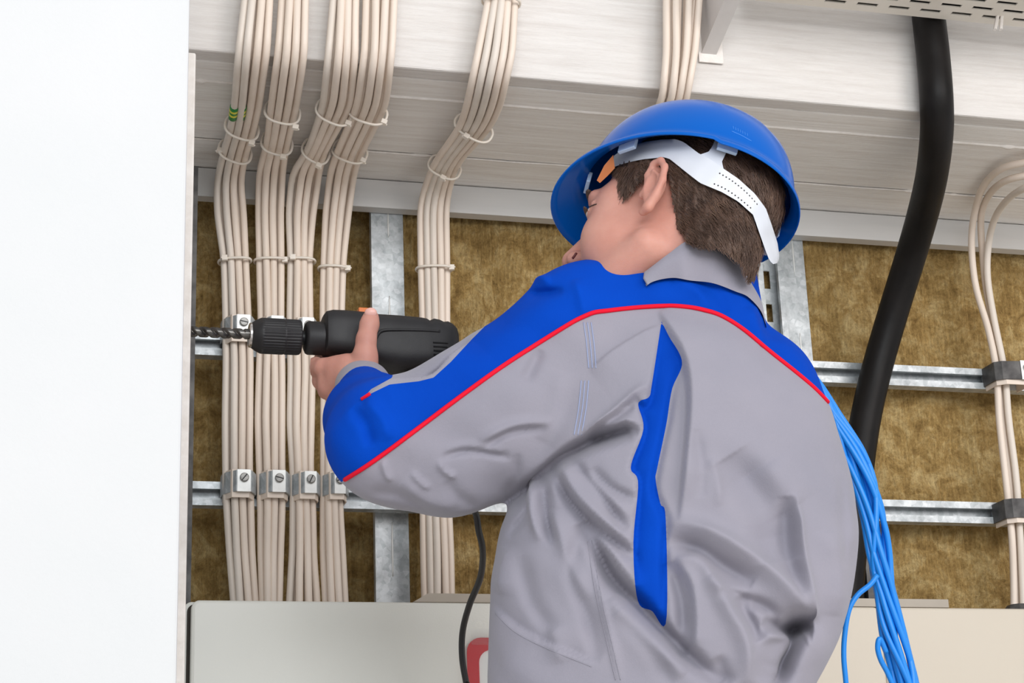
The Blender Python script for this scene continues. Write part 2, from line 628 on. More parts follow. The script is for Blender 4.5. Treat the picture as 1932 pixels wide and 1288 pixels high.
strut('support_rail', 'x', 1.7775, (0.17, 2.6), 'upper horizontal galvanised support rail, level with the drill')
strut('support_rail', 'x', 1.558, (0.17, 2.6), 'lower horizontal galvanised support rail with four clamps in a row')
strut('slotted_rail', 'z', 1.130 + 0.016, (0.05, 2.05), 'vertical slotted rail behind the worker\'s neck', holes=True, w=0.044, d=0.026, y0=-0.0115, mat='galv', lip=0.0075)
strut('dark_rail', 'z', 0.222, (0.05, 2.03), 'dark vertical steel rail in the gap beside the white partition', w=0.03, d=0.03, y0=-0.07, mat='darksteel')
strut('dark_rail', 'z', on_y(1630, 1050, -0.05)[0], (1.30, 1.535), 'short dark steel rail beside the blue wires', w=0.030, d=0.03, y0=-0.014, mat='darksteel')

# ================================================================== beige cable bundles
def cable_depth_y(px, py):
    """world y that a cable keeps on its way: in front of the fascia, back under the beam, then down the wall"""
    u = on_z(px, py, ZB)
    if u[1] < YF:
        return YF - 0.046
    return max(YF - 0.046, min(u[1] - 0.052, -0.068))


def bundle(keys, n_front, n_back, label, ties, py0=-70, py1=1160, rad=0.0052, mat='pvc', seed=0, wander=0.22, mark=False):
    rng = np.random.default_rng(seed)
    rows = np.linspace(py0, py1, 84)
    ky = [k[0] for k in keys]
    L = smooth1(np.interp(rows, ky, [k[1] for k in keys]), 1)
    R = smooth1(np.interp(rows, ky, [k[2] for k in keys]), 1)
    Y = np.array([cable_depth_y((l + r) / 2, y) for l, r, y in zip(L, R, rows)])
    Y = smooth1(Y, 2)
    cen = np.array([on_y((l + r) / 2, y, yy) for l, r, y, yy in zip(L, R, rows, Y)])
    root = empty('cable_bundle', tuple(cen[-1]))
    dist = np.linalg.norm(cen - CAM, axis=1)
    def cable(fr, depth, m, off0=0.0):
        wob = smooth1(rng.normal(0, 1, 84), 5)
        wob = wob / (np.abs(wob).max() + 1e-6) * wander
        pts = []
        for i in range(84):
            wpx = R[i] - L[i]
            rp = rad / dist[i] * FPX
            f = np.clip(fr + wob[i] / n_front * 0.9, 0, 1)
            px = L[i] + rp + f * (wpx - 2 * rp)
            P = on_y(px, rows[i], Y[i])
            d = CAM - P
            pts.append(P + d / np.linalg.norm(d) * (depth + off0 * wob[i]))
        o = MB().tube(pts, rad, 10).build('cable', m, root, True)
        return np.array(pts)
    for k in range(n_back):
        cable((k + 0.5) / n_back, -0.009, mat)
    front = None
    for k in range(n_front):
        f = k / (n_front - 1)
        pth = cable(f, 0.008 * math.sqrt(max(0, 1 - (2 * f - 1) ** 2)) + 0.001 * rng.normal(), mat if rng.random() < 0.65 else 'pvc_grey', 0.002)
        if k == 0:
            front = pth
    # ties
    for (ty, skew, head) in ties:
        i = int(np.argmin(abs(rows - ty)))
        c = cen[i]
        t = cen[min(i + 1, 83)] - cen[i - 1]
        t /= np.linalg.norm(t)
        vdir = (CAM - c) / np.linalg.norm(CAM - c)
        vdir = vdir - t * (vdir @ t)
        vdir /= np.linalg.norm(vdir)
        side = np.cross(t, vdir)
        if side @ RT < 0:
            side = -side
        hw = (R[i] - L[i]) / 2 * dist[i] / FPX * abs(1) + 0.0022
        hd = 0.0165
        a = np.arange(28) / 28 * 2 * math.pi
        nn = 2.6
        ca, sa = np.cos(a), np.sin(a)
        sx = np.sign(ca) * np.abs(ca) ** (2 / nn)
        sy = np.sign(sa) * np.abs(sa) ** (2 / nn)
        ring = [c + side * hw * x + vdir * hd * y + t * skew * x for x, y in zip(sx, sy)]
        tie = MB().tube(ring, 0.0019, 6, closed=True).build('cable_tie', 'tie', root, True)
        hx = head
        hy = 1.0 if abs(hx) < 0.9 else 0.35
        hp = c + side * hw * hx + vdir * (hd * hy + 0.001) + t * skew * hx
        m = MB()
        a_, b_, c_ = side * 0.0042, vdir * 0.0034, t * 0.0040
        vs = [hp + sa_ * a_ + sb_ * b_ + sc_ * c_ for sc_ in (-1, 1) for sb_ in (-1, 1) for sa_ in (-1, 1)]
        m.add(vs, [(0, 2, 3, 1), (4, 5, 7, 6), (0, 1, 5, 4), (2, 6, 7, 3), (0, 4, 6, 2), (1, 3, 7, 5)])
        tail = side * (0.006 if hx >= 0 else -0.006)
        m.tube([hp, hp + tail * 0.9 + vdir * 0.003], 0.0015, 6)
        m.build('tie_head', 'tie', tie, bevel=0.0008)
    if mark:
        for k, (ya, yb, mm, rr) in enumerate(((200, 222, 'green', 1.16), (205, 208, 'yellow', 1.22), (212, 215, 'yellow', 1.22))):
            sel = []
            for yy in np.linspace(ya, yb, 6):
                sel.append([np.interp(yy, rows, front[:, c]) for c in range(3)])
            sel = np.array(sel)
            MB().tube(sel + (CAM - sel[0]) / 60 * 0.05 * 0, rad * rr, 12).build('marker_sleeve' if k == 0 else 'marker_stripe', mm, root, True)
            MB().tube(sel + RT * rad * 2.0, rad * rr, 12).build('marker_sleeve' if k == 0 else 'marker_stripe', mm, root, True)
    tag(root, label, 'cable bundle', 'beige cable bundles running down the wall')
    return root


K1 = [(-70, 460, 521), (0, 455, 517), (100, 443, 510), (200, 435, 495), (245, 428, 485), (290, 414, 470), (340, 403, 460), (400, 403, 466),
      (490, 416, 470), (600, 419, 475), (680, 420, 480), (790, 418, 480), (890, 419, 478), (950, 420, 480), (1040, 425, 482), (1160, 434, 490)]
K2 = [(-70, 526, 588), (0, 523, 584), (100, 516, 581), (200, 504, 566), (280, 496, 546), (320, 483, 540), (400, 481, 536), (490, 483, 537),
      (600, 485, 537), (700, 481, 539), (790, 479, 539), (890, 483, 539), (960, 485, 539), (1040, 485, 536), (1160, 489, 533)]
K3 = [(-70, 626, 680), (0, 622, 679), (100, 613, 678), (200, 603, 668), (290, 573, 616), (320, 546, 609), (400, 538, 598), (490, 542, 591),
      (600, 540, 592), (700, 542, 596), (800, 540, 594), (890, 546, 592), (960, 546, 598), (1040, 545, 600), (1160, 537, 606)]
K4 = [(-70, 687, 757), (0, 684, 752), (100, 681, 746), (200, 667, 734), (290, 628, 687), (320, 617, 675), (400, 607, 664), (490, 604, 654),
      (580, 602, 651), (900, 603, 647), (960, 603, 648), (1040, 603, 653), (1160, 607, 659)]
K5 = [(-70, 920, 982), (0, 914, 978), (100, 895, 974), (200, 874, 951), (240, 862, 932), (310, 811, 866), (370, 790, 850), (400, 786, 848), (510, 788, 850),
      (600, 791, 850), (960, 791, 854), (1040, 792, 858), (1160, 794, 861)]
K6 = [(-70, 1252, 1330), (0, 1249, 1326), (100, 1250, 1318), (190, 1243, 1302), (260, 1205, 1270), (330, 1165, 1225), (420, 1150, 1212), (700, 1158, 1218), (1160, 1166, 1226)]
bundle(K1, 4, 4, 'leftmost beige cable bundle with a green and yellow marker', [(238, 0.004, 0.75), (292, 0.004, -0.9), (488, 0.0, -0.6)], seed=21, mark=True)
bundle(K2, 4, 4, 'second beige cable bundle from the white partition', [(210, 0.003, 0.85), (277, 0.003, 0.55), (490, 0.0, 0.9)], seed=22)
bundle(K3, 4, 4, 'third beige cable bundle from the white partition', [(205, 0.003, 0.95), (288, 0.003, 0.6), (492, 0.0, -0.5)], seed=23)
bundle(K4, 4, 4, 'fourth beige cable bundle, directly left of the steel stud at the drill', [(212, -0.004, 0.95), (286, -0.004, 0.9), (508, 0.0, 0.98)], seed=24)
bundle(K5, 5, 4, 'beige cable bundle right of the steel stud, behind the drill', [(10, 0.0, -0.5), (235, -0.002, -0.1), (318, -0.002, 0.2), (510, 0.0, 0.98)], seed=25)
bundle(K6, 4, 4, 'beige cable bundle coming down behind the top of the blue helmet', [], seed=26)

# loose cables at the right edge
rb = empty('cable_bundle', tuple(on_y(1915, 1140, -0.07)))
RC = [
    [(2160, 285, -0.34), (1990, 296, -0.33), (1940, 305, -0.31), (1890, 318, -0.27), (1856, 350, -0.2), (1839, 400, -0.13), (1833, 460, -0.09), (1841, 540, -0.08), (1864, 620, -0.08), (1880, 700, -0.078), (1885, 790, -0.07), (1897, 900, -0.07), (1908, 1000, -0.078), (1912, 1080, -0.07), (1913, 1160, -0.07)],
    [(2160, 315, -0.32), (1990, 322, -0.31), (1940, 330, -0.29), (1895, 342, -0.25), (1866, 368, -0.18), (1851, 410, -0.12), (1854, 480, -0.075), (1860, 540, -0.07), (1874, 620, -0.066), (1887, 700, -0.066), (1892, 790, -0.06), (1905, 900, -0.06), (1914, 1000, -0.066), (1918, 1080, -0.06), (1920, 1160, -0.06)],
    [(2160, 322, -0.33), (1990, 338, -0.31), (1940, 352, -0.28), (1905, 373, -0.22), (1879, 408, -0.15), (1866, 455, -0.1), (1863, 520, -0.085), (1875, 600, -0.08), (1895, 700, -0.078), (1903, 790, -0.072), (1917, 900, -0.072), (1924, 1000, -0.078), (1928, 1080, -0.072), (1931, 1160, -0.072)]]
for i, path in enumerate(RC):
    MB().tube(catmull([on_y(*p) for p in path], 80), 0.0056, 10).build('cable', 'pvc' if i != 2 else 'pvc_grey', rb, True)
tag(rb, 'loose beige cables curving down at the right edge', 'cable bundle', 'beige cable bundles running down the wall')


# ================================================================== saddle clamps on the rails
def clamp(pxl, pxr, py, label, plate=(0.36, 0.80), yf=-0.094, h=0.030, screw_ang=0.6, dark=False, liner=True, group='saddle clamps on the support rails', ys=(-0.066, -0.078, -0.072)):
    a, b = on_y(pxl, py, -0.06), on_y(pxr, py, -0.06)
    xc, zc = (a[0] + b[0]) / 2, (a[2] + b[2]) / 2
    w = b[0] - a[0]
    x0, x1 = xc - w / 2, xc + w / 2
    root = empty('saddle_clamp', (xc, -0.05, zc))
    xp0, xp1 = x0 + plate[0] * w, x0 + plate[1] * w
    prof = [(x0, -0.048), (x0, ys[0]), (x0 + 0.25 * (xp0 - x0), ys[1]), (xp0, yf), (xp1, yf), (xp1 + 0.3 * (x1 - xp1), yf + 0.004), (x1, ys[2]), (x1, -0.048)]
    t = 0.0022
    inn = [(x0 + t, -0.048), (x0 + t, ys[0] + 0.001), (x0 + 0.25 * (xp0 - x0) + t, ys[1] + 0.002), (xp0 + t * 0.6, yf + t), (xp1 - t * 0.3, yf + t), (xp1 + 0.3 * (x1 - xp1) - t * 0.8, yf + 0.0062), (x1 - t, ys[2] + 0.001), (x1 - t, -0.048)]
    z0 = zc - h / 2
    MB().ribbon_prism([(x, y, z0) for x, y in prof], [(x, y, z0) for x, y in inn], (0, 0, h)).build('band', 'galv' if not dark else 'darksteel', root, bevel=0.0005)
    # bright pressure plate and slotted screw
    MB().box((xp0 + 0.001, yf - 0.0016, z0 - 0.0008), (xp1 - 0.0005, yf - 0.0001, z0 + h + 0.001)).build('pressure_plate', 'brightsteel', root, bevel=0.0005)
    sc = np.array([(xp0 + xp1) / 2 + 0.0005, yf - 0.0016, zc + 0.004])
    m = MB()
    n, r = 20, 0.0062
    prof2 = [(r * 0.92, 0), (r, -0.001), (r, -0.0032), (r * 0.85, -0.0042)]
    rings = [[sc + np.array([q * math.cos(k / n * 2 * math.pi), dy, q * math.sin(k / n * 2 * math.pi)]) for k in range(n)] for q, dy in prof2]
    m.loft(rings)
    s = m.build('screw', 'screw', root, auto=0.6)
    ca, sa = math.cos(screw_ang), math.sin(screw_ang)
    e = np.array([ca, 0, sa]) * r * 0.92
    f = np.array([-sa, 0, ca]) * 0.0008
    y = np.array([0, -0.00435, 0])
    MB().prism([sc + y - e - f, sc + y + e - f, sc + y + e + f, sc + y - e + f], (0, 0.0006, 0)).build('screw_slot', 'drill_dark', s)
    # plastic liner peeping out below
    if liner:
        zl = z0 - 0.0075
        lo = [(x0 + 0.003, -0.050), (x0 + 0.003, ys[0] - 0.004 if not dark else ys[0] + 0.003), (x0 + 0.25 * w, yf + 0.005), (x0 + 0.75 * w, yf + 0.005), (x1 - 0.003, ys[2]), (x1 - 0.003, -0.050)]
        li = [(x0 + 0.005, -0.050), (x0 + 0.005, ys[0] - 0.003 if not dark else ys[0] + 0.004), (x0 + 0.27 * w, yf + 0.007), (x0 + 0.73 * w, yf + 0.007), (x1 - 0.005, ys[2] + 0.001), (x1 - 0.005, -0.050)]
        MB().ribbon_prism([(x, y, zl) for x, y in lo], [(x, y, zl) for x, y in li], (0, 0, h + (0.010 if not dark else 0.0075))).build('liner', 'pvc', root, bevel=0.0004)
    # hook foot in the rail
    MB().box((x0 + 0.004, -0.0495, zc - 0.006), (x1 - 0.004, -0.040, zc + 0.006)).build('hook_foot', 'galv', root)
    tag(root, label, 'clamp', group)
    return root


clamp(417, 481, 917, 'saddle clamp on the leftmost cable bundle, lower rail', screw_ang=0.9)
clamp(484, 545, 918, 'saddle clamp on the second cable bundle, lower rail', screw_ang=-0.25)
clamp(546, 602, 920, 'saddle clamp on the third cable bundle, lower rail', screw_ang=1.15)
clamp(603, 655, 921, 'saddle clamp on the fourth cable bundle, touching the worker\'s elbow', screw_ang=0.5)
clamp(417, 480, 627, 'saddle clamp behind the tip of the drill chuck, upper rail', screw_ang=-0.2)
clamp(483, 541, 629, 'saddle clamp on the second cable bundle, hidden behind the drill chuck', screw_ang=0.3)
clamp(542, 597, 632, 'saddle clamp on the third cable bundle, hidden behind the drill neck', screw_ang=0.7)
clamp(1860, 1926, 711, 'dark saddle clamp on the right cables, upper rail', plate=(0.62, 0.96), dark=True, yf=-0.100, screw_ang=0.1, ys=(-0.088, -0.096, -0.090))
clamp(1879, 1944, 968, 'dark saddle clamp on the right cables, lower rail', plate=(0.62, 0.96), dark=True, yf=-0.100, screw_ang=0.1, ys=(-0.088, -0.096, -0.090))

# ================================================================== black conduit
cd = empty('black_conduit', tuple(on_y(1598, 1140, -0.085)))
CP = [(1744, -60, -0.4425), (1752, 30, -0.4425), (1761, 110, -0.443), (1767, 190, -0.442), (1767, 255, -0.405), (1758, 330, -0.33), (1742, 400, -0.245), (1719, 480, -0.17), (1688, 580, -0.115), (1656, 690, -0.088), (1634, 785, -0.085), (1620, 880, -0.085), (1609, 1000, -0.085), (1599, 1120, -0.085), (1590, 1230, -0.085)]
MB().tube(catmull([on_y(*p) for p in CP], 90), 0.0238, 24).build('conduit_tube', 'conduit', cd, True)
tag(cd, 'thick black rubber conduit curving down behind the worker', 'conduit')

# ================================================================== perforated cable tray and its bracket
zt = on_y(1755, 33, -0.475)[2]
xt0 = on_y(1425, 2, -0.475)[0]
tray = empty('cable_tray', (xt0, -0.5, zt))
m = MB()
ya, th = -0.475, 0.0018
pitch, slot, sw = 0.0485, 0.031, 0.0075
nrow = 6
x_end = 2.3
y = ya
for r in range(nrow):
    gap = 0.0145 if r == 0 else 0.0135
    m.box((xt0, y - gap, zt), (x_end, y, zt + th))
    y -= gap
    x = xt0 - (0.0 if r % 2 == 0 else pitch * 0.55)
    off = x
    while off < x_end:
        s0 = max(off + slot, xt0)
        s1 = min(off + pitch, x_end)
        if s1 > s0:
            m.box((s0, y - sw, zt), (s1, y, zt + th))
        off += pitch
    y -= sw
m.box((xt0, y - 0.014, zt), (x_end, y, zt + th))
m.build('perforated_base', 'tray', tray)
MB().box((xt0, ya - 0.0001, zt), (x_end, ya + 0.0018, zt + 0.05)).build('rear_side', 'tray', tray, bevel=0.0006)
MB().box((xt0, y - 0.0158, zt), (x_end, y - 0.014, zt + 0.05)).build('front_side', 'tray', tray, bevel=0.0006)
MB().box((xt0, ya, zt + 0.012), (x_end, y - 0.014, zt + 0.03)).build('laid_cables', 'cordblack', tray)
tag(tray, 'cream perforated cable tray across the top right corner', 'cable tray')

xb0, xb1 = on_y(1321, 103, -0.413)[0], on_y(1349, 103, -0.413)[0]
zbk = on_y(1330, 103, -0.413)[2]
br = empty('tray_bracket', ((xb0 + xb1) / 2, -0.415, zbk))
m = MB()
for (x0, x1) in ((xb0 + 0.001, xb0 + 0.0035), (xb1 - 0.0025, xb1)):
    m.prism([(x0, -0.4155, zbk), (x0, -0.4155, zbk + 0.135), (x0, -0.70, zbk + 0.135), (x0, -0.70, zbk + 0.10)], (x1 - x0, 0, 0))
m.build('side_cheek', 'bracket', br)
m = MB()
m.prism([(xb0, -0.4155, zbk), (xb0, -0.70, zbk + 0.10), (xb0, -0.70, zbk + 0.098), (xb0, -0.4155, zbk - 0.002)], (xb1 - xb0, 0, 0))
m.build('sloping_underside', 'bracket', br)
MB().box((xb0 - 0.004, -0.418, zbk - 0.014), (xb1 + 0.010, -0.4155, zbk + 0.15)).build('wall_plate', 'filler', br, bevel=0.0005)
tag(br, 'pale grey tray bracket fixed to the beam above the helmet', 'bracket')

tt = empty('cable_tie_stub', tuple(on_y(1885, 45, -0.46)))
for dx, yb in ((-5, 56), (6, 56)):
    p0, p1 = on_y(1886 + dx * 0.7, 28, -0.497), on_y(1882 + dx, yb, -0.499)
    MB().tube([p0, (p0 + p1) / 2, p1], 0.0034, 6, sq=(1, 0.7)).build('strap_end', 'filler', tt)
tag(tt, 'two white tie ends poking down through the cable tray', 'cable tie')

# ================================================================== cabinets
YC, ZC = -0.2, 1.3785


def rounded_rect(x0, x1, z0, z1, r, y, n=6):
    pts = []
    for cx, cz, a0 in ((x1 - r, z1 - r, 0), (x0 + r, z1 - r, 90), (x0 + r, z0 + r, 180), (x1 - r, z0 + r, 270)):
        for k in range(n + 1):
            a = math.radians(a0 + 90 * k / n)
            pts.append((cx + r * math.cos(a), y, cz + r * math.sin(a)))
    return pts


def cabinet(x0, x1, mat, label):
    root = empty('distribution_cabinet', ((x0 + x1) / 2, YC + 0.1, 0.42))
    MB().prism(rounded_rect(x0, x1, 0.42, ZC, 0.010, YC), (0, -YC - 0.116, 0)).build('body', mat, root, bevel=0.0015)
    MB().prism(rounded_rect(x0 + 0.004, x1 - 0.004, 0.424, ZC - 0.004, 0.009, YC - 0.004), (0, 0.004, 0)).build('gasket', 'gasket', root)
    d = MB().prism(rounded_rect(x0 + 0.008, x1 - 0.002, 0.43, ZC - 0.0015, 0.010, YC - 0.024), (0, 0.020, 0)).build('door', mat, root, bevel=0.004, segs=3)
    xk = x1 - 0.03
    MB().tube([(xk, YC - 0.024, 0.9), (xk, YC - 0.032, 0.9)], 0.011, 16).build('lock', 'screw', d)
    tag(root, label, 'cabinet', 'cream distribution cabinets below the cables')
    return root


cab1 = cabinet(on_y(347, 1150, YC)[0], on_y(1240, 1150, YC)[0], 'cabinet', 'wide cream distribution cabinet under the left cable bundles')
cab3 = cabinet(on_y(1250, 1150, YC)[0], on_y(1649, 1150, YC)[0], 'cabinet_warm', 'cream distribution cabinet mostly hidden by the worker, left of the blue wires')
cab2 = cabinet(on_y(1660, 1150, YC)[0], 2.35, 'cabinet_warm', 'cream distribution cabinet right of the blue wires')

xa, xb = on_y(779, 1128, -0.12)[0], on_y(1790, 1136, -0.12)[0]
dz0, dz1 = zof(1700, 1145, -0.12), zof(1700, 1129, -0.12)
du = empty('duct_cover', ((xa + xb) / 2, -0.11, dz0))
MB().prism([(xa, -0.12, dz0), (xb, -0.12, dz0), (xb, -0.12, dz1), (xa + 0.022, -0.12, dz1)], (0, 0.05, 0)).build('cover_strip', 'duct', du, bevel=0.0008)
MB().box((xa + 0.01, -0.116, ZC + 0.0005), (xb - 0.08, -0.085, dz0 - 0.0002)).build('dark_gap_strip', 'gasket', du)  # dark strip standing in for the shaded gap below the cover
tag(du, 'long grey-beige duct cover lying on top of the cabinets', 'duct cover')

g0 = on_y(1924, 1150, -0.16)
gl = empty('cable_gland', (g0[0], -0.075, ZC))
rings = []
for r, z in ((0.026, 0.0), (0.026, 0.004), (0.018, 0.014), (0.016, 0.016)):
    rings.append([(g0[0] + 0.003 + r * math.cos(k / 8 * 2 * math.pi + 0.39), -0.152 + r * math.sin(k / 8 * 2 * math.pi + 0.39), ZC + 0.0005 + z) for k in range(8)])
MB().loft(rings).build('gland_nut', 'darksteel', gl, bevel=0.001)
tag(gl, 'dark grey gland where the right cables enter the cabinet', 'gland')

# red framed document holder on the left cabinet door
hx0 = on_y(878, 1200, YC - 0.03)[0]
hz1 = zof(890, 1199, YC - 0.03)
hy = YC - 0.0245
dh = empty('document_holder', (hx0 + 0.11, hy, hz1 - 0.3))


def frame_ring(x0, x1, z0, z1, r, w, y, thick):
    o = rounded_rect(x0, x1, z0, z1, r, y)
    i = rounded_rect(x0 + w, x1 - w, z0 + w, z1 - w, max(r - 0.002, 0.002), y)
    n = len(o)
    vs = o + i + [(a, b - thick, c) for a, b, c in o] + [(a, b - thick, c) for a, b, c in i]
    fs = []
    for k in range(n):
        l = (k + 1) % n
        fs += [(k, l, n + l, n + k), (2 * n + k, 3 * n + k, 3 * n + l, 2 * n + l), (k, 2 * n + k, 2 * n + l, l), (n + k, n + l, 3 * n + l, 3 * n + k)]
    return MB().add(vs, fs)


MB().prism(rounded_rect(hx0 + 0.006, hx0 + 0.214, hz1 - 0.294, hz1 - 0.006, 0.008, hy - 0.0020), (0, 0.0015, 0)).build('paper_sheet', 'paper', dh)
frame_ring(hx0 + 0.002, hx0 + 0.218, hz1 - 0.298, hz1 - 0.002, 0.019, 0.016, hy - 0.0022, 0.0016).build('red_frame', 'red', dh)
MB().prism(rounded_rect(hx0 - 0.001, hx0 + 0.221, hz1 - 0.301, hz1 + 0.010, 0.010, hy - 0.0050), (0, 0.0008, 0)).build('clear_pocket', 'clear', dh)
MB().prism(rounded_rect(hx0 + 0.008, hx0 + 0.036, hz1 - 0.012, hz1 + 0.008, 0.002, hy - 0.0085), (0, 0.0030, 0)).build('clear_clip', 'clear', dh)
MB().tube([(hx0 + 0.018 + 0.007 * math.cos(a), hy - 0.006, hz1 + 0.012 + 0.008 * math.sin(a)) for a in np.linspace(0, math.pi, 12)], 0.0012, 6).build('hanging_loop', 'clear', dh, True)
tag(dh, 'clear pocket with a red frame hanging on the cabinet door', 'document holder')

# ================================================================== power drill
YD = -0.5
dO = on_y(470, 632, YD)


def dx(px):
    return on_y(px, 632 + (px - 470) * 0.041, YD)[0]


AX = float(dO[2])                      # height of the drill axis
PXM = (on_y(860, 640, YD)[0] - on_y(470, 640, YD)[0]) / 390.0
drill = empty('power_drill', (dx(760), YD, AX))


def lathe_x(prof, n, mat, name, parent, ridge=0, ramp_=0.0, auto=0.7, ridge_rows=None):
    rings = []
    for j, (px, r) in enumerate(prof):
        ring = []
        for k in range(n):
            a = k / n * 2 * math.pi
            rr = r
            if ridge and ridge_rows[j]:
                rr = r * (1 - ramp_ * (0.5 + 0.5 * math.cos(ridge * a)) ** 0.7)
            ring.append((dx(px), YD + rr * math.cos(a), AX + rr * math.sin(a)))
        rings.append(ring)
    return MB().loft(rings).build(name, mat, parent, auto=auto)


chuck = lathe_x([(471, 0.0135), (474, 0.0150), (482, 0.0185), (491, 0.0212), (494, 0.0216), (497, 0.0216), (534, 0.0216), (535, 0.0211), (537, 0.0211), (538, 0.0214), (560, 0.0214), (565, 0.0208), (567, 0.0195)],
                216, 'drill', 'chuck', drill, 36, 0.055, 0.9, [0, 0, 0, 0, 0, 1, 1, 0, 0, 1, 1, 0, 0])
lathe_x([(469.5, 0.0085), (469, 0.0130), (470.5, 0.0148), (474, 0.0153)], 40, 'chrome', 'chuck_ring', chuck)
lathe_x([(564, 0.0085), (578, 0.0085)], 24, 'drill_dark', 'spindle', drill)
lathe_x([(574, 0.0150), (577, 0.0190), (581, 0.0204), (622, 0.0204)], 48, 'drill', 'neck_collar', drill)
# fluted bit
rings = []
for j in range(140):
    px = 340 + (471 - 340) * j / 139
    tw = j / 139 * 2 * math.pi * 3.1
    ring = []
    for k in range(20):
        a = k / 20 * 2 * math.pi
        r = 0.0064 * (1 - 0.48 * max(0.0, math.cos(2 * (a - tw))) ** 1.6)
        if px > 462:
            r = 0.0064
        ring.append((dx(px), YD + r * math.cos(a), AX + 0.0012 + r * math.sin(a)))
    rings.append(ring)
MB().loft(rings).build('drill_bit', 'bitsteel', drill, auto=0.8)
# motor housing: rounded sections along the axis   (px, top, bottom, half depth)
SEC = [(609, 597, 662, 0.020), (613, 592, 669, 0.0250), (624, 590, 673, 0.0275), (648, 591, 678, 0.0285), (684, 594, 690, 0.0290), (690, 597, 692, 0.0290), (720, 599, 700, 0.0300), (750, 601, 706, 0.0310),
       (790, 605, 706, 0.0310), (800, 607, 705, 0.0310), (806, 611, 704, 0.0308), (814, 607, 702, 0.0305), (824, 609, 699, 0.0300), (832, 613, 696, 0.0295), (840, 612, 691, 0.0285), (848, 616, 685, 0.0270), (856, 623, 674, 0.0230), (861, 632, 662, 0.0150), (862, 640, 652, 0.0060)]
rings = []
for (px, t, b, hd) in SEC:
    zt_, zb_ = on_y(px, t, YD)[2], on_y(px, b, YD)[2]
    zc_, hh = (zt_ + zb_) / 2, (zt_ - zb_) / 2
    ring = []
    for k in range(40):
        a = k / 40 * 2 * math.pi
        c, s = math.cos(a), math.sin(a)
        ee = 2 / 3.4
        ring.append((on_y(px, (t + b) / 2, YD)[0], YD + hd * np.sign(c) * abs(c) ** ee, zc_ + hh * np.sign(s) * abs(s) ** ee))
    rings.append(ring)
house = MB().loft(rings).build('motor_housing', 'drill', drill, auto=0.75)
for k in range(6):
    py = 646 + k * 7.4
    pa, pb = on_depth(817 + k * 0.6, py, 1), on_depth(846 - k * 1.0, py + 1, 1)
    a = on_y(817 + k * 0.6, py, YD - 0.0305)
    b = on_y(845 - k * 1.2, py + 1.2, YD - 0.0290)
    MB().tube([a, b], 0.0013, 6).build('vent_slot', 'drill_dark', house)
# side panel ridge on the housing, reversing lever, handle, trigger
pth = [on_y(px, py, YD - hd) for px, py, hd in ((706, 650, 0.0300), (712, 632, 0.0302), (724, 623, 0.0300), (760, 622, 0.0305), (800, 623, 0.0302), (830, 625, 0.0292))]
MB().tube(catmull(pth, 30), 0.0022, 8).build('moulded_ridge', 'drill', house, True)
MB().box(on_y(677, 601, YD - 0.015), on_y(690, 590, YD + 0.005)).build('speed_lever', 'orange', drill, bevel=0.001)
rings = []
for (px, py, w_, d_) in ((800, 690, 0.024, 0.020), (806, 740, 0.021, 0.019), (812, 790, 0.019, 0.0185), (820, 840, 0.019, 0.0185), (826, 880, 0.021, 0.020), (827, 892, 0.018, 0.017)):
    c = on_y(px, py, YD)
    rings.append([c + np.array([w_ * math.cos(a), d_ * math.sin(a), 0]) for a in np.arange(20) / 20 * 2 * math.pi])
MB().loft(rings).build('handle', 'drill', drill, auto=0.8)
tc = on_y(774, 735, YD)
MB().box(tc - np.array([0.008, 0.009, 0.014]), tc + np.array([0.010, 0.009, 0.016])).build('trigger', 'drill_dark', drill, bevel=0.004)
CDP = [(828, 885, -0.5), (842, 930, -0.49), (875, 945, -0.47), (896, 965, -0.45), (903, 1000, -0.44), (911, 1040, -0.42), (906, 1090, -0.38), (886, 1140, -0.34), (873, 1190, -0.31), (872, 1240, -0.30), (880, 1290, -0.30), (892, 1350, -0.31)]
cpts = [on_y(*p) for p in CDP]
cpts += [cpts[-1] + np.array([0.03, -0.03, -0.35]), cpts[-1] + np.array([0.02, -0.06, -0.8]), np.array([cpts[-1][0] + 0.05, cpts[-1][1] - 0.1, 0.02]), np.array([cpts[-1][0] + 0.4, cpts[-1][1] - 0.2, 0.006])]
MB().tube(catmull(cpts, 110), 0.0041, 10).build('power_cord', 'cordblack', drill, True)
tag(drill, 'black electric drill with a long bit held by the worker', 'power drill')

# ================================================================== worker: implicit surfaces meshed with surface nets
# worker frame: u right, v down, w away from the lens, 1 unit = 2/3500 m; a rigid, uniformly scaled frame
UNIT = 2.0 / 3500.0


def Q(px, py, w):
    k = (3500.0 + w) / 3500.0
    return np.array([(px - 966) * k, (py - 644) * k, w])


def to_world(P):
    P = np.asarray(P, float)
    return CAM + UNIT * (P[..., 0:1] * RT - P[..., 1:2] * UP + (P[..., 2:3] + 3500.0) * FW)


def from_world(X):
    d = (np.asarray(X, float) - CAM) / UNIT
    return np.stack([d @ RT, -(d @ UP), d @ FW - 3500.0], -1)


def pix(P):
    k = 3500.0 / (3500.0 + P[..., 2])
    return np.stack([P[..., 0] * k + 966, P[..., 1] * k + 644], -1)


def smin(a, b, k):
    if k <= 0:
        return np.minimum(a, b)
    h = np.clip(0.5 + 0.5 * (b - a) / k, 0, 1)
    return b + (a - b) * h - k * h * (1 - h)


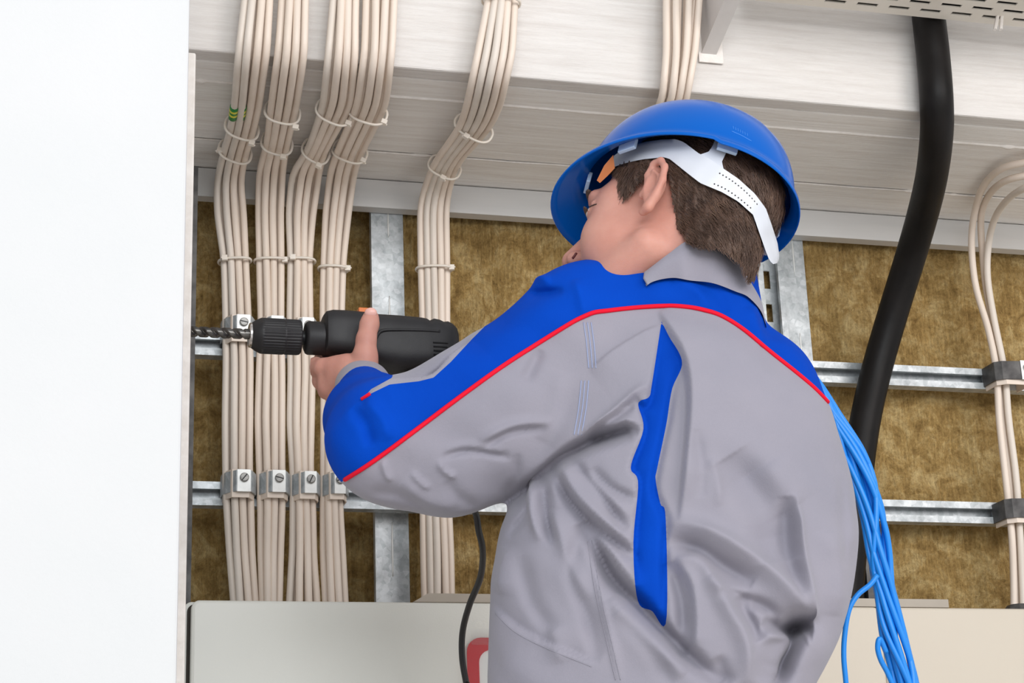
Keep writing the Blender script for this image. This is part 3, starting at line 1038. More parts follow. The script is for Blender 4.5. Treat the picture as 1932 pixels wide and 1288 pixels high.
class SDF:
    def __init__(self):
        self.ops = []

    def _add(self, fn, lo, hi, k, mode):
        self.ops.append((fn, np.array(lo, float), np.array(hi, float), k, mode))
        return self

    def cone(self, a, ra, b, rb, k=10, mode='+'):
        a, b = np.array(a, float), np.array(b, float)
        ab = b - a
        L2 = ab @ ab + 1e-9

        def fn(P):
            t = np.clip(((P - a) @ ab) / L2, 0, 1)
            q = P - a - t[..., None] * ab
            return np.sqrt((q * q).sum(-1)) - (ra + (rb - ra) * t)
        r = max(ra, rb)
        return self._add(fn, np.minimum(a, b) - r, np.maximum(a, b) + r, k, mode)

    def chain(self, pts, k=10, mode='+', inner=None):
        for (a, ra), (b, rb) in zip(pts[:-1], pts[1:]):
            self.cone(a, ra, b, rb, k, mode)
        return self

    def ell(self, c, r, R=None, k=10, mode='+'):
        c, r = np.array(c, float), np.array(r, float)
        R = np.eye(3) if R is None else np.array(R, float)

        def fn(P):
            q = (P - c) @ R.T
            k0 = np.sqrt(((q / r) ** 2).sum(-1)) + 1e-9
            k1 = np.sqrt(((q / r ** 2) ** 2).sum(-1)) + 1e-9
            return k0 * (k0 - 1) / k1
        m = r.max()
        return self._add(fn, c - m, c + m, k, mode)

    def eval(self, P, lo, hi, band):
        F = np.full(P.shape[:-1], 400.0)
        for fn, l, h, k, mode in self.ops:
            g = k + band
            if np.any(lo > h + g) or np.any(hi < l - g):
                continue
            d = fn(P)
            if mode == '+':
                F = smin(F, d, k)
            else:
                F = -smin(-F, d, k)
        return F

    def mesh(self, lo, hi, h, B=28):
        """sparse block surface nets; returns vertices, triangles"""
        lo, hi = np.array(lo, float), np.array(hi, float)
        n = np.ceil((hi - lo) / h).astype(int) + 1
        big = 1 << 20
        ids, pos, quads = [], [], []
        ax = np.arange(-1, B + 1)
        corners = [(i, j, k) for i in (0, 1) for j in (0, 1) for k in (0, 1)]
        edges = [(a, b) for a in range(8) for b in range(a + 1, 8) if sum(abs(x - y) for x, y in zip(corners[a], corners[b])) == 1]
        for bi in range(0, n[0], B):
            for bj in range(0, n[1], B):
                for bk in range(0, n[2], B):
                    o = np.array([bi, bj, bk])
                    c = lo + h * (o + B / 2)
                    rad = h * B * 0.90
                    near = self.eval(c[None], c - rad, c + rad, rad)[0]
                    if near > 390:
                        continue
                    # samples o-1 .. o+B
                    I = [o[d] + ax for d in range(3)]
                    G = np.stack(np.meshgrid(*[lo[d] + h * I[d] for d in range(3)], indexing='ij'), -1)
                    F = self.eval(G, lo + h * (o - 1), lo + h * (o + B), 3 * h)
                    S = F < 0
                    if S.all() or not S.any():
                        continue
                    m = B + 1
                    cs = np.stack([S[i:i + m, j:j + m, k:k + m] for i, j, k in corners], -1)
                    act = cs.any(-1) & ~cs.all(-1)
                    fv = np.stack([F[i:i + m, j:j + m, k:k + m] for i, j, k in corners], -1)[act]
                    acc = np.zeros((len(fv), 3))
                    cnt = np.zeros(len(fv))
                    for a, b in edges:
                        fa, fb = fv[:, a], fv[:, b]
                        x = (fa < 0) != (fb < 0)
                        t = np.where(x, fa / np.where(x, fa - fb, 1), 0)
                        p = np.array(corners[a]) + t[:, None] * (np.array(corners[b]) - np.array(corners[a]))
                        acc += np.where(x[:, None], p, 0)
                        cnt += x
                    ci = np.argwhere(act) + o - 1
                    ids.append(((ci[:, 0] + 2) * big + (ci[:, 1] + 2)) * big + ci[:, 2] + 2)
                    pos.append(lo + h * (ci + acc / cnt[:, None]))
                    # faces on grid edges owned by this block (samples o .. o+B-1)
                    for d in range(3):
                        s0 = S[1:B + 1, 1:B + 1, 1:B + 1]
                        sl = [slice(1, B + 1)] * 3
                        sl[d] = slice(2, B + 2)
                        s1 = S[tuple(sl)] if True else None
                        e = np.argwhere(s0 != s1)
                        if not len(e):
                            continue
                        inside = s0[e[:, 0], e[:, 1], e[:, 2]]
                        g = e + o
                        a1, a2 = (d + 1) % 3, (d + 2) % 3
                        q = []
                        for da, db in ((-1, -1), (0, -1), (0, 0), (-1, 0)):
                            cc = g.copy()
                            cc[:, a1] += da
                            cc[:, a2] += db
                            q.append(((cc[:, 0] + 2) * big + (cc[:, 1] + 2)) * big + cc[:, 2] + 2)
                        q = np.stack(q, 1)
                        q[~inside] = q[~inside][:, ::-1]
                        quads.append(q)
        ids = np.concatenate(ids)
        pos = np.concatenate(pos)
        quads = np.concatenate(quads)
        uid, first = np.unique(ids, return_index=True)
        V = pos[first]
        qi = np.searchsorted(uid, quads)
        ok = (qi < len(uid)).all(1)
        qi = qi[ok]
        T = np.concatenate([qi[:, [0, 1, 2]], qi[:, [0, 2, 3]]])
        return V, T


def vertex_normals(V, T):
    n = np.cross(V[T[:, 1]] - V[T[:, 0]], V[T[:, 2]] - V[T[:, 0]])
    N = np.zeros_like(V)
    for k in range(3):
        np.add.at(N, T[:, k], n)
    return N / (np.linalg.norm(N, axis=1)[:, None] + 1e-12)


def relax(V, T, it=2, lam=0.5):
    E = np.concatenate([T[:, [0, 1]], T[:, [1, 2]], T[:, [2, 0]]])
    for _ in range(it):
        S = np.zeros_like(V)
        c = np.zeros(len(V))
        np.add.at(S, E[:, 0], V[E[:, 1]])
        np.add.at(S, E[:, 1], V[E[:, 0]])
        np.add.at(c, E[:, 0], 1)
        np.add.at(c, E[:, 1], 1)
        V = V + lam * (S / np.maximum(c, 1)[:, None] - V)
    return V


def split_mesh(V, T, s):
    """cut triangles along s = 0; returns V2, T(s>0), T(s<=0)"""
    s = np.where(np.abs(s) < 1e-6, 1e-6, s)
    pos = s > 0
    cnt = pos[T].sum(1)
    Tp, Tn = [T[cnt == 3]], [T[cnt == 0]]
    mix = T[(cnt == 1) | (cnt == 2)]
    newv, cache = [], {}
    n0 = len(V)

    def cut(a, b):
        key = (a, b) if a < b else (b, a)
        if key not in cache:
            t = s[a] / (s[a] - s[b])
            cache[key] = n0 + len(newv)
            newv.append(V[a] + t * (V[b] - V[a]))
        return cache[key]
    lp, ln = [], []
    for tri in mix:
        a, b, c = (int(x) for x in tri)
        p = [pos[a], pos[b], pos[c]]
        if sum(p) == 1:
            while not pos[a]:
                a, b, c = b, c, a
            one, two = lp, ln
        else:
            while pos[a]:
                a, b, c = b, c, a
            one, two = ln, lp
        ab, ac = cut(a, b), cut(a, c)
        one.append((a, ab, ac))
        two.append((ab, b, c))
        two.append((ab, c, ac))
    V2 = np.vstack([V, np.array(newv)]) if newv else V
    if lp:
        Tp.append(np.array(lp))
    if ln:
        Tn.append(np.array(ln))
    return V2, np.concatenate(Tp), np.concatenate(Tn)


def seg_dist(p, poly, closed=False):
    """distance from points p (n,2) to polyline, with the side (cross sign) of the nearest segment and arc fraction"""
    poly = np.asarray(poly, float)
    A, B = poly[:-1], poly[1:]
    if closed:
        A, B = poly, np.roll(poly, -1, 0)
    best = np.full(len(p), 1e9)
    side = np.zeros(len(p))
    arc = np.zeros(len(p))
    Ls = np.linalg.norm(B - A, axis=1)
    cum = np.concatenate([[0], np.cumsum(Ls)])
    for i, (a, b) in enumerate(zip(A, B)):
        ab = b - a
        t = np.clip(((p - a) @ ab) / (ab @ ab + 1e-9), 0, 1)
        q = p - a - t[:, None] * ab
        d = np.sqrt((q * q).sum(1))
        m = d < best
        best[m] = d[m]
        side[m] = np.sign(ab[0] * q[m, 1] - ab[1] * q[m, 0])
        arc[m] = (cum[i] + t[m] * Ls[i]) / cum[-1]
    return best, side, arc


def poly_signed(p, poly):
    """positive inside"""
    d, _, _ = seg_dist(p, poly, True)
    poly = np.asarray(poly, float)
    x, y = p[:, 0], p[:, 1]
    ins = np.zeros(len(p), bool)
    j = len(poly) - 1
    for i in range(len(poly)):
        xi, yi = poly[i]
        xj, yj = poly[j]
        c = ((yi > y) != (yj > y)) & (x < (xj - xi) * (y - yi) / (yj - yi + 1e-12) + xi)
        ins ^= c
        j = i
    return np.where(ins, d, -d)


def mesh_obj(name, V, T, mat, parent, smooth=True):
    used = np.unique(T)
    remap = np.full(len(V), -1)
    remap[used] = np.arange(len(used))
    W = to_world(V[used])
    me = bpy.data.meshes.new(name)
    off = np.zeros(3)
    q = parent
    while q is not None:
        off = off + np.array(q.location)
        q = q.parent
    W = W - off
    t = remap[T].astype(np.int32)
    me.vertices.add(len(W))
    me.vertices.foreach_set('co', W.astype(np.float32).ravel())
    me.loops.add(t.size)
    me.loops.foreach_set('vertex_index', t.ravel())
    me.polygons.add(len(t))
    me.polygons.foreach_set('loop_start', np.arange(0, t.size, 3, dtype=np.int32))
    me.update(calc_edges=True)
    me.validate()
    return link(name, me, mat, parent, smooth)


from mathutils.bvhtree import BVHTree


def bvh(V, T):
    return BVHTree.FromPolygons([tuple(p) for p in V], [tuple(int(i) for i in t) for t in T])


def cast(tree, px, py, default=None):
    """first surface point of a worker-frame mesh behind pixel px,py"""
    d = np.array([(px - 966) / 3500.0, (py - 644) / 3500.0, 1.0])
    d /= np.linalg.norm(d)
    loc, nor, idx, dist = tree.ray_cast(Vector((0, 0, -3500.0)), Vector(d))
    if loc is None:
        return default, None
    return np.array(loc), np.array(nor)


def resample(poly, step):
    poly = np.asarray(poly, float)
    L = np.concatenate([[0], np.cumsum(np.linalg.norm(np.diff(poly, axis=0), axis=1))])
    n = max(2, int(L[-1] / step) + 1)
    s = np.linspace(0, L[-1], n)
    return np.stack([np.interp(s, L, poly[:, c]) for c in range(poly.shape[1])], 1)


def surf_tube(tree, poly, r, lift, name, mat, parent, step=6, sides=8, spline=True):
    if spline:
        poly = catmull(poly, len(poly) * 8)
    pts, last = [], None
    for x, y in resample(poly, step):
        p, n = cast(tree, x, y)
        if p is None:
            continue
        pts.append(p + n * lift)
    pts = np.array(pts)
    for c in range(3):
        pts[:, c] = smooth1(pts[:, c], 1)
    m = MB().tube(to_world(pts), r * UNIT, sides)
    return m.build(name, mat, parent, True)


# ---------------------------------------------------------------- head frame
HF = np.array([-0.926, 0.014, 0.378])          # forward (face)
HL = np.array([-0.304, -0.625, -0.719])        # towards the worker's left ear
HU = np.array([0.226, -0.780, 0.583])          # crown
HU /= np.linalg.norm(HU)
HF -= HU * (HF @ HU)
HF /= np.linalg.norm(HF)
HL -= HU * (HL @ HU) + HF * (HL @ HF)
HL /= np.linalg.norm(HL)
HO = Q(1263, 453, 30)
MPU = 1.0 / UNIT
_a = math.radians(3.5)
HF, HL = HF * math.cos(_a) - HL * math.sin(_a), HL * math.cos(_a) + HF * math.sin(_a)
HR = np.stack([HF, HL, HU])


def H(f, l, u):
    return HO + MPU * (f * HF + l * HL + u * HU)


def to_head(P):
    return ((P - HO) @ HR.T) / MPU


def hell(s, c, r, k=10, mode='+', R=None):
    RR = HR if R is None else np.array(R) @ HR
    s.ell(H(*c), np.array(r) * MPU, RR, k, mode)


def hcone(s, a, ra, b, rb, k=10, mode='+'):
    s.cone(H(*a), ra * MPU, H(*b), rb * MPU, k, mode)


# ---------------------------------------------------------------- body (head, neck, trunk, arms, hands): one surface
body = SDF()
hell(body, (-0.012, 0, 0.045), (0.097, 0.074, 0.086), 5)
hell(body, (0.035, 0, -0.015), (0.058, 0.060, 0.085), 30)
hell(body, (0.048, 0.036, -0.022), (0.036, 0.028, 0.040), 22)
hell(body, (0.048, -0.036, -0.022), (0.036, 0.028, 0.040), 22)
for sg in (1, -1):
    hcone(body, (0.000, sg * 0.050, -0.052), 0.019, (0.072, sg * 0.014, -0.100), 0.019, 26)
    hell(body, (0.076, sg * 0.027, 0.031), (0.014, 0.028, 0.010), 14)
    hell(body, (0.046, sg * 0.036, 0.016), (0.032, 0.030, 0.040), 16)
hell(body, (0.080, 0, -0.098), (0.018, 0.020, 0.016), 20)
hcone(body, (0.086, 0, 0.022), 0.009, (0.110, 0, -0.020), 0.012, 14)
for sg in (1, -1):
    hell(body, (0.100, sg * 0.012, -0.027), (0.011, 0.008, 0.009), 8)
    hell(body, (0.092, sg * 0.036, 0.010), (0.015, 0.020, 0.012), 9, '-')
    hell(body, (0.073, sg * 0.037, 0.010), (0.0125, 0.0150, 0.0115), 4)
    hcone(body, (0.083, sg * 0.018, 0.0175), 0.0028, (0.073, sg * 0.054, 0.0140), 0.0030, 5)
hell(body, (0.090, 0, -0.052), (0.011, 0.024, 0.0065), 8)
hell(body, (0.088, 0, -0.064), (0.011, 0.021, 0.007), 8)
hell(body, (0.094, 0, -0.058), (0.020, 0.026, 0.0018), 2, '-')
# neck
NB = Q(1340, 640, 60)
body.cone(H(-0.022, 0, -0.035), 0.054 * MPU, NB, 0.056 * MPU, 30)
body.cone(H(-0.005, 0.032, -0.030), 0.016 * MPU, Q(1260, 610, 80), 0.014 * MPU, 40)
# left ear (and a plain right one)
for sg in (1, -1):
    e = lambda f, l, u: (f, sg * l, u)
    T_ = np.array([[0.95, -0.25 * sg, -0.20], [0.24 * sg, 0.97, -0.05 * sg], [0.20, 0.0, 0.98]])
    hell(body, e(-0.008, 0.0800, 0.004), (0.0130, 0.0060, 0.028), 6)
    rim = [((0.004, 0.0740, 0.008), 0.0032), ((0.003, 0.0800, 0.022), 0.0038), ((-0.004, 0.0860, 0.032), 0.0040), ((-0.013, 0.0900, 0.032), 0.0040), ((-0.020, 0.0910, 0.021), 0.0040), ((-0.020, 0.0890, 0.004), 0.0040), ((-0.014, 0.0845, -0.012), 0.0042), ((-0.006, 0.0790, -0.024), 0.0058), ((0.001, 0.0745, -0.026), 0.0048)]
    for (a, ra), (b, rb) in zip(rim[:-1], rim[1:]):
        hcone(body, e(*a), ra, e(*b), rb, 4)
    for (a, ra), (b, rb) in zip((((-0.005, 0.0860, 0.022), 0.0026), ((-0.0135, 0.0870, 0.012), 0.0026)), (((-0.0135, 0.0870, 0.012), 0.0026), ((-0.010, 0.0840, -0.010), 0.0026))):
        hcone(body, e(*a), ra, e(*b), rb, 4)
    hell(body, e(-0.005, 0.0905, 0.004), (0.0075, 0.0095, 0.0150), 3, '-')
    hell(body, e(0.0050, 0.0765, -0.003), (0.0045, 0.0045, 0.0065), 4)

# trunk sections: pixel row, left, right, depth centre w, depth half-size
SECT = [(464, 1285, 1392, 55, 80), (490, 1205, 1422, 40, 124), (540, 1085, 1430, 20, 140), (600, 1040, 1440, 0, 152), (626, 1030, 1448, -8, 160), (648, 1018, 1482, -16, 168), (700, 1005, 1522, -32, 184),
        (757, 1000, 1560, -50, 194), (820, 995, 1580, -72, 202), (900, 985, 1604, -96, 206), (1000, 942, 1618, -128, 208), (1100, 926, 1607, -158, 208), (1200, 922, 1580, -188, 204),
        (1288, 920, 1532, -212, 198), (1380, 930, 1512, -240, 190), (1440, 936, 1506, -256, 186)]


def trunk(s, inset, k, cut_low):
    sec = []
    for (py, l, r, w, b) in SECT:
        c = Q((l + r) / 2, py, w)
        hw = (r - l) / 2 * (3500 + w) / 3500
        sec.append((c[1], c[0], c[2], max(hw - inset, 10), max(b - inset, 10)))
    sec = np.array(sec)
    # dense smooth interpolation
    vv = np.linspace(sec[0, 0], sec[-1, 0], 120)
    S = [smooth1(np.interp(vv, sec[:, 0], sec[:, c]), 2) for c in range(1, 5)]

    def fn(P):
        v = P[..., 1]
        vc = np.clip(v, vv[0], vv[-1])
        cu, cw, a, b = (np.interp(vc, vv, x) for x in S)
        du, dw = P[..., 0] - cu, P[..., 2] - cw
        n = 2.25
        rr = (np.abs(du / a) ** n + np.abs(dw / b) ** n) ** (1 / n)
        d = (rr - 1) * np.minimum(a, b) * 0.92
        return np.maximum(d, np.maximum(vv[0] - v, v - vv[-1]))
    s._add(fn, (-120, sec[0, 0], -520), (760, sec[-1, 0], 300), k, '+')


trunk(body, 95, 30, None)
# left arm and hand
body.chain([(Q(1110, 640, 0), 56), (Q(930, 770, -55), 56), (Q(745, 848, -95), 48), (Q(702, 785, 130), 42), (Q(690, 738, 280), 36)], 20)
body.chain([(Q(690, 738, 280), 36), (Q(672, 712, 318), 38), (Q(640, 703, 334), 30)], 16)
body.cone(Q(660, 712, 326), 34, Q(622, 728, 344), 26, 14)
body.cone(Q(655, 690, 326), 26, Q(612, 692, 345), 19, 12)
body.chain([(Q(690, 715, 308), 30), (Q(689, 672, 314), 25), (Q(691, 640, 322), 20), (Q(697, 612, 334), 19), (Q(699.5, 600, 340), 17.5)], 9)       # thumb
for pts in ([((608, 694), 346, 20), ((596, 691), 372, 19), ((597, 690), 415, 18), ((604, 683), 450, 17), ((618, 664), 482, 15), ((634, 640), 488, 13)],        # index
            [((618, 716), 344, 20), ((606, 718), 378, 18.5), ((610, 716), 428, 18), ((626, 706), 468, 16.5), ((644, 686), 500, 15), ((656, 655), 500, 13)],
            [((628, 734), 342, 19), ((616, 737), 376, 17.5), ((626, 738), 430, 17), ((648, 730), 474, 16), ((668, 706), 502, 14.5), ((676, 678), 503, 12)],
            [((640, 744), 336, 17), ((630, 750), 362, 16), ((642, 754), 410, 15), ((664, 748), 455, 14), ((682, 728), 488, 12.5), ((690, 706), 494, 11)]):
    body.chain([(Q(*p, w), r) for p, w, r in pts], 6)
# right arm reaching round to the drill handle
body.chain([(Q(1400, 740, 20), 56), (Q(1320, 930, 190), 50), (Q(1080, 870, 330), 44), (Q(900, 835, 400), 36), (Q(858, 815, 412), 36)], 18)
for dy, dw in ((760, 0), (786, 0), (812, 0), (838, 0)):
    body.chain([(Q(846, dy + 6, 380), 19), (Q(818, dy, 366), 17), (Q(790, dy, 384), 16), (Q(782, dy, 430), 14), (Q(806, dy, 452), 13)], 5)
V, T = body.mesh((-420, -420, -560), (720, 930, 560), 3.4)
V = relax(V, T, 2, 0.5)
person = mesh_obj('person', V, T, 'skin', None)
tag(person, 'worker in a grey and blue jacket holding the drill, seen from behind', 'person')
BODY_TREE = bvh(V, T)
HEADSEL = V[:, 1] < 100
print('body', len(V), len(T))

# ---------------------------------------------------------------- jacket
jac = SDF()
trunk(jac, 0, 30, None)
jac.ell(Q(1120, 588, -8), (100, 94, 100), None, 45)
jac.ell(Q(1428, 735, -20), (88, 92, 126), None, 45)
jac.ell(Q(1195, 574, -5), (110, 76, 105), None, 40)
jac.chain([(Q(1080, 634, -25), 116), (Q(932, 768, -65), 122), (Q(730, 832, -110), 105)], 55)
jac.chain([(Q(1010, 790, -60), 112), (Q(840, 858, -75), 106), (Q(770, 862, -95), 92)], 40)
jac.chain([(Q(724, 826, -95), 103), (Q(700, 790, 90), 86), (Q(688, 745, 252), 58)], 30)
jac.cone(Q(790, 770, 30), 52, Q(880, 715, 10), 60, 24)
# right sleeve, mostly hidden behind the trunk
jac.chain([(Q(1430, 740, -10), 100), (Q(1330, 930, 190), 92), (Q(1090, 872, 330), 76), (Q(930, 840, 392), 60)], 40)
V, T = jac.mesh((-420, -180, -560), (760, 860, 480), 3.6)
V = relax(V, T, 3, 0.5)

# folds: (kind, polyline in picture rows and columns of the cloth, amplitude, width)
FOLDS = [
    # armpit and the crease where sleeve meets trunk
    ('g', [(1190, 812), (1140, 826), (1100, 842), (1060, 866), (1020, 902), (975, 938), (945, 960)], 34, 13),
    ('r', [(1085, 850), (1050, 872), (1000, 915)], 5, 8),
    ('r', [(1103, 818), (1148, 788), (1206, 738), (1230, 733)], 7, 9), ('g', [(1108, 828), (1150, 800), (1205, 752)], 8, 7),
    ('g', [(1112, 834), (1175, 812), (1206, 814)], 9, 8), ('r', [(1130, 815), (1180, 796), (1204, 800)], 6, 7),
    ('r', [(1105, 832), (1138, 800), (1185, 765)], 4, 6),
    ('s', [(1112, 698), (1175, 650), (1246, 612)], 5, 40),
    # sleeve
    ('r', [(905, 832), (940, 812), (985, 798), (1040, 797)], 6, 8), ('g', [(915, 842), (960, 816), (1030, 806)], 5, 7),
    ('g', [(838, 860), (873, 850), (915, 852), (960, 862)], 6, 7), ('r', [(838, 851), (880, 842), (950, 851)], 4, 7),
    ('r', [(826, 868), (838, 886), (860, 900)], 5, 5), ('r', [(722, 868), (728, 890), (738, 906)], 5, 5), ('r', [(775, 890), (795, 908), (812, 918)], 4, 5),
    ('g', [(976, 858), (972, 904), (948, 936)], 4, 8), ('g', [(1020, 660), (1000, 700), (990, 720)], 5, 12),
    ('r', [(760, 905), (800, 935), (860, 950)], 5, 16), ('g', [(700, 925), (750, 930), (800, 952)], 5, 12),
    ('g', [(900, 955), (860, 930), (845, 905)], 4, 12), ('r', [(1060, 700), (1040, 790), (1020, 830)], 4, 22),
    ('g', [(665, 770), (690, 800), (700, 840)], 6, 12), ('r', [(690, 760), (720, 790), (735, 830)], 5, 12),
    # elbow crease on the blue panel and the fold of the inner sleeve
    ('s', [(683, 756), (700, 743), (735, 726), (790, 720), (818, 713), (850, 684), (890, 640)], 12, 34),
    ('g', [(795, 714), (828, 698), (858, 664), (884, 640)], 7, 6),
    # shoulder
    ('g', [(955, 556), (985, 548), (1015, 552), (1060, 550)], 11, 8), ('r', [(960, 540), (1000, 528), (1040, 532)], 8, 10), ('g', [(1040, 505), (1022, 520), (1015, 540)], 6, 8),
    ('r', [(1103, 597), (1095, 560), (1085, 530)], 4, 10), ('r', [(1270, 530), (1310, 548), (1335, 585)], 4, 12), ('g', [(1300, 525), (1345, 548), (1372, 590)], 4, 12),
    ('g', [(1440, 560), (1436, 600), (1447, 628), (1480, 636)], 9, 9), ('r', [(1410, 580), (1420, 620), (1440, 650)], 5, 14),
    # back pleat: raised flap to the right of the blue insert, hollow under it
    ('s', [(1280, 985), (1290, 880), (1297, 800), (1297, 735), (1287, 683), (1262, 632), (1242, 584)], 17, 70),
    ('s', [(1205, 1150), (1196, 1025), (1204, 911), (1190, 878), (1214, 809), (1204, 761), (1224, 749), (1247, 612)], -9, 26),
    ('g', [(1254, 1170), (1254, 1070), (1255, 978), (1236, 927), (1240, 883), (1258, 801), (1270, 735), (1284, 690)], 6, 8),
    ('r', [(1340, 868), (1352, 910), (1356, 955)], 4, 8), ('g', [(1310, 820), (1320, 880), (1322, 940)], 4, 12),
    ('g', [(1372, 865), (1412, 925), (1450, 985), (1465, 1060)], 16, 40), ('r', [(1440, 880), (1490, 960)], 6, 40),
    # fan of folds below the armpit
    ('g', [(1046, 884), (1064, 925), (1090, 962), (1147, 1013), (1196, 1052)], 15, 11), ('r', [(1062, 880), (1090, 930), (1140, 985), (1195, 1025)], 9, 12),
    ('g', [(1077, 868), (1110, 900), (1140, 938), (1180, 1000)], 8, 9), ('g', [(1116, 884), (1155, 922), (1200, 944)], 7, 9), ('r', [(1100, 880), (1148, 940), (1190, 975)], 6, 9),
    ('g', [(1030, 905), (1030, 958), (1045, 1025)], 13, 10), ('r', [(1014, 905), (1010, 960), (1020, 1020)], 9, 11), ('g', [(1003, 915), (996, 965), (955, 1010)], 8, 8),
    ('r', [(1045, 960), (1070, 1040), (1105, 1130)], 7, 14), ('r', [(1116, 1017), (1132, 1112), (1155, 1214), (1171, 1290)], 4, 7), ('g', [(1098, 990), (1080, 1080), (1110, 1170), (1125, 1240)], 6, 14),
    ('g', [(1098, 985), (1130, 1040), (1158, 1092), (1214, 1150), (1289, 1228), (1360, 1288)], 24, 15), ('r', [(1130, 1010), (1175, 1070), (1205, 1110)], 9, 14),
    ('r', [(1150, 1130), (1210, 1200), (1290, 1275)], 12, 22), ('g', [(1170, 1160), (1230, 1230), (1270, 1290)], 7, 16),
    ('s', [(1130, 1252), (1029, 1212), (970, 1181), (924, 1138)], -7, 60),
    # big gathered folds at the right of the waist
    ('r', [(1262, 985), (1313, 996), (1372, 1025), (1450, 1082), (1526, 1170)], 17, 17), ('g', [(1265, 1020), (1310, 1035), (1365, 1070), (1420, 1100)], 13, 16),
    ('r', [(1275, 1050), (1320, 1060), (1350, 1110), (1420, 1140)], 9, 14), ('g', [(1352, 1118), (1431, 1140), (1470, 1165)], 12, 12),
    ('g', [(1528, 1176), (1500, 1180), (1478, 1225), (1458, 1290)], 44, 24), ('g', [(1440, 1170), (1480, 1190), (1530, 1178)], 22, 13),
    ('r', [(1494, 935), (1500, 1000), (1510, 1060), (1528, 1168)], 12, 13), ('g', [(1478, 940), (1482, 1010), (1490, 1060), (1500, 1120)], 11, 15),
    ('r', [(1335, 1090), (1362, 1138), (1399, 1206), (1408, 1290)], 13, 16), ('g', [(1385, 1130), (1415, 1180), (1425, 1210)], 14, 16), ('r', [(1440, 1195), (1472, 1208), (1455, 1245), (1450, 1290)], 13, 12),
    ('s', [(1284, 1240), (1306, 1212), (1302, 1112), (1274, 1054)], 13, 40), ('g', [(1262, 1060), (1285, 1130), (1290, 1210)], 10, 12),
    ('g', [(1350, 1240), (1375, 1290)], 8, 14), ('r', [(1560, 1000), (1575, 1080), (1570, 1160)], 6, 22), ('g', [(1590, 900), (1592, 1000), (1585, 1070)], 5, 10),
    ('r', [(960, 1030), (945, 1120)], 5, 18), ('g', [(985, 1050), (1000, 1130), (1040, 1190)], 6, 16), ('r', [(1040, 1180), (1060, 1250)], 5, 18),
]
N = vertex_normals(V, T)
view = V + np.array([0, 0, 3500.0])
view /= np.linalg.norm(view, axis=1)[:, None]
facing = np.clip(-(N * view).sum(1) * 2.2, 0, 1)
px = pix(V)
depth_ok = np.ones(len(V))
disp = np.zeros(len(V))
dent = np.zeros(len(V))
for kind, poly, amp, wd in FOLDS:
    pl = catmull(poly, max(len(poly) * 6, 8))
    lo, hi = pl.min(0) - 4 * wd, pl.max(0) + 4 * wd
    sel = np.where((px[:, 0] > lo[0]) & (px[:, 0] < hi[0]) & (px[:, 1] > lo[1]) & (px[:, 1] < hi[1]) & (facing > 0))[0]
    if not len(sel):
        continue
    d, side, arc = seg_dist(px[sel], pl)
    fade = np.clip(np.minimum(arc, 1 - arc) / 0.22, 0, 1) ** 0.7
    fade = np.where(d > 0, fade, fade)
    if kind == 'g':
        val = -amp * np.exp(-(d / wd) ** 2) * (0.25 + 0.75 * fade) * np.where((arc <= 0) | (arc >= 1), 0.5, 1)
    elif kind == 'r':
        val = amp * np.exp(-np.abs(d / wd) ** 1.6) * (0.15 + 0.85 * fade) * np.where((arc <= 0) | (arc >= 1), 0.5, 1)
    else:
        sd = d * side
        up_ = np.where(sd > -3, np.clip((sd + 3) / 6, 0, 1) * np.exp(-np.clip(sd, 0, None) / wd), 0)
        val = amp * up_ * fade
    if kind == 'g':
        dent[sel] += 2.1 * val
    else:
        disp[sel] += 1.9 * val
# fine random creasing of the cloth
fr = np.random.default_rng(3)
for _ in range(14):
    kv = fr.normal(0, 0.022, 3)
    disp += 0.7 * np.sin(V @ kv + fr.uniform(0, 6.28) + 1.5 * np.sin(V @ fr.normal(0, 0.012, 3)))
V = V + N * (disp * np.where(disp < 0, facing, np.maximum(facing, 0.4)))[:, None]
V = V - view * (dent * facing)[:, None]
V = relax(V, T, 2, 0.4)
JT = bvh(V, T)

SEAM = [(650, 905), (700, 873), (770, 822), (850, 762), (940, 697), (1020, 645), (1103, 596), (1150, 586), (1240, 578), (1300, 580), (1345, 590), (1375, 604), (1410, 628), (1450, 662), (1500, 702), (1535, 732), (1562, 760)]
BLUE = SEAM + [(1700, 860), (1700, 380), (1000, 380), (560, 640), (560, 940), (600, 940)]
INNER = [(683, 754), (700, 742), (735, 725), (790, 719), (818, 712), (850, 683), (890, 640), (930, 600), (930, 560), (760, 600), (740, 712), (700, 734)]
INSERT = [(1248, 606), (1262, 634), (1287, 683), (1268, 734), (1257, 801), (1240, 883), (1237, 905), (1246, 950), (1256, 978), (1257, 1172), (1230, 1152), (1203, 1132), (1195, 1025), (1204, 911), (1190, 880), (1214, 809), (1204, 761), (1224, 749), (1230, 724)]
INSERT = catmull(INSERT + [INSERT[0]], 110)[:-1]
px = pix(V)
sb = np.minimum(poly_signed(px, BLUE), -poly_signed(px, INNER))
V2, Tb, Tg = split_mesh(V, T, sb)
px2 = pix(V2)
N2 = vertex_normals(V2, np.concatenate([Tb, Tg]))
si = poly_signed(px2, INSERT)
si = np.where(N2[:, 2] < 0.1, si, -50)
V3, Ti, Tg2 = split_mesh(V2, Tg, si)


def biggest(Tsub):
    par = {}

    def find(a):
        while par.setdefault(a, a) != a:
            par[a] = par[par[a]]
            a = par[a]
        return a
    for a, b, c in Tsub.tolist():
        ra, rb, rc = find(a), find(b), find(c)
        par[rb] = ra
        par[find(c)] = ra
    lab = np.array([find(t[0]) for t in Tsub.tolist()])
    u, cn = np.unique(lab, return_counts=True)
    m = lab == u[cn.argmax()]
    return Tsub[m], Tsub[~m]


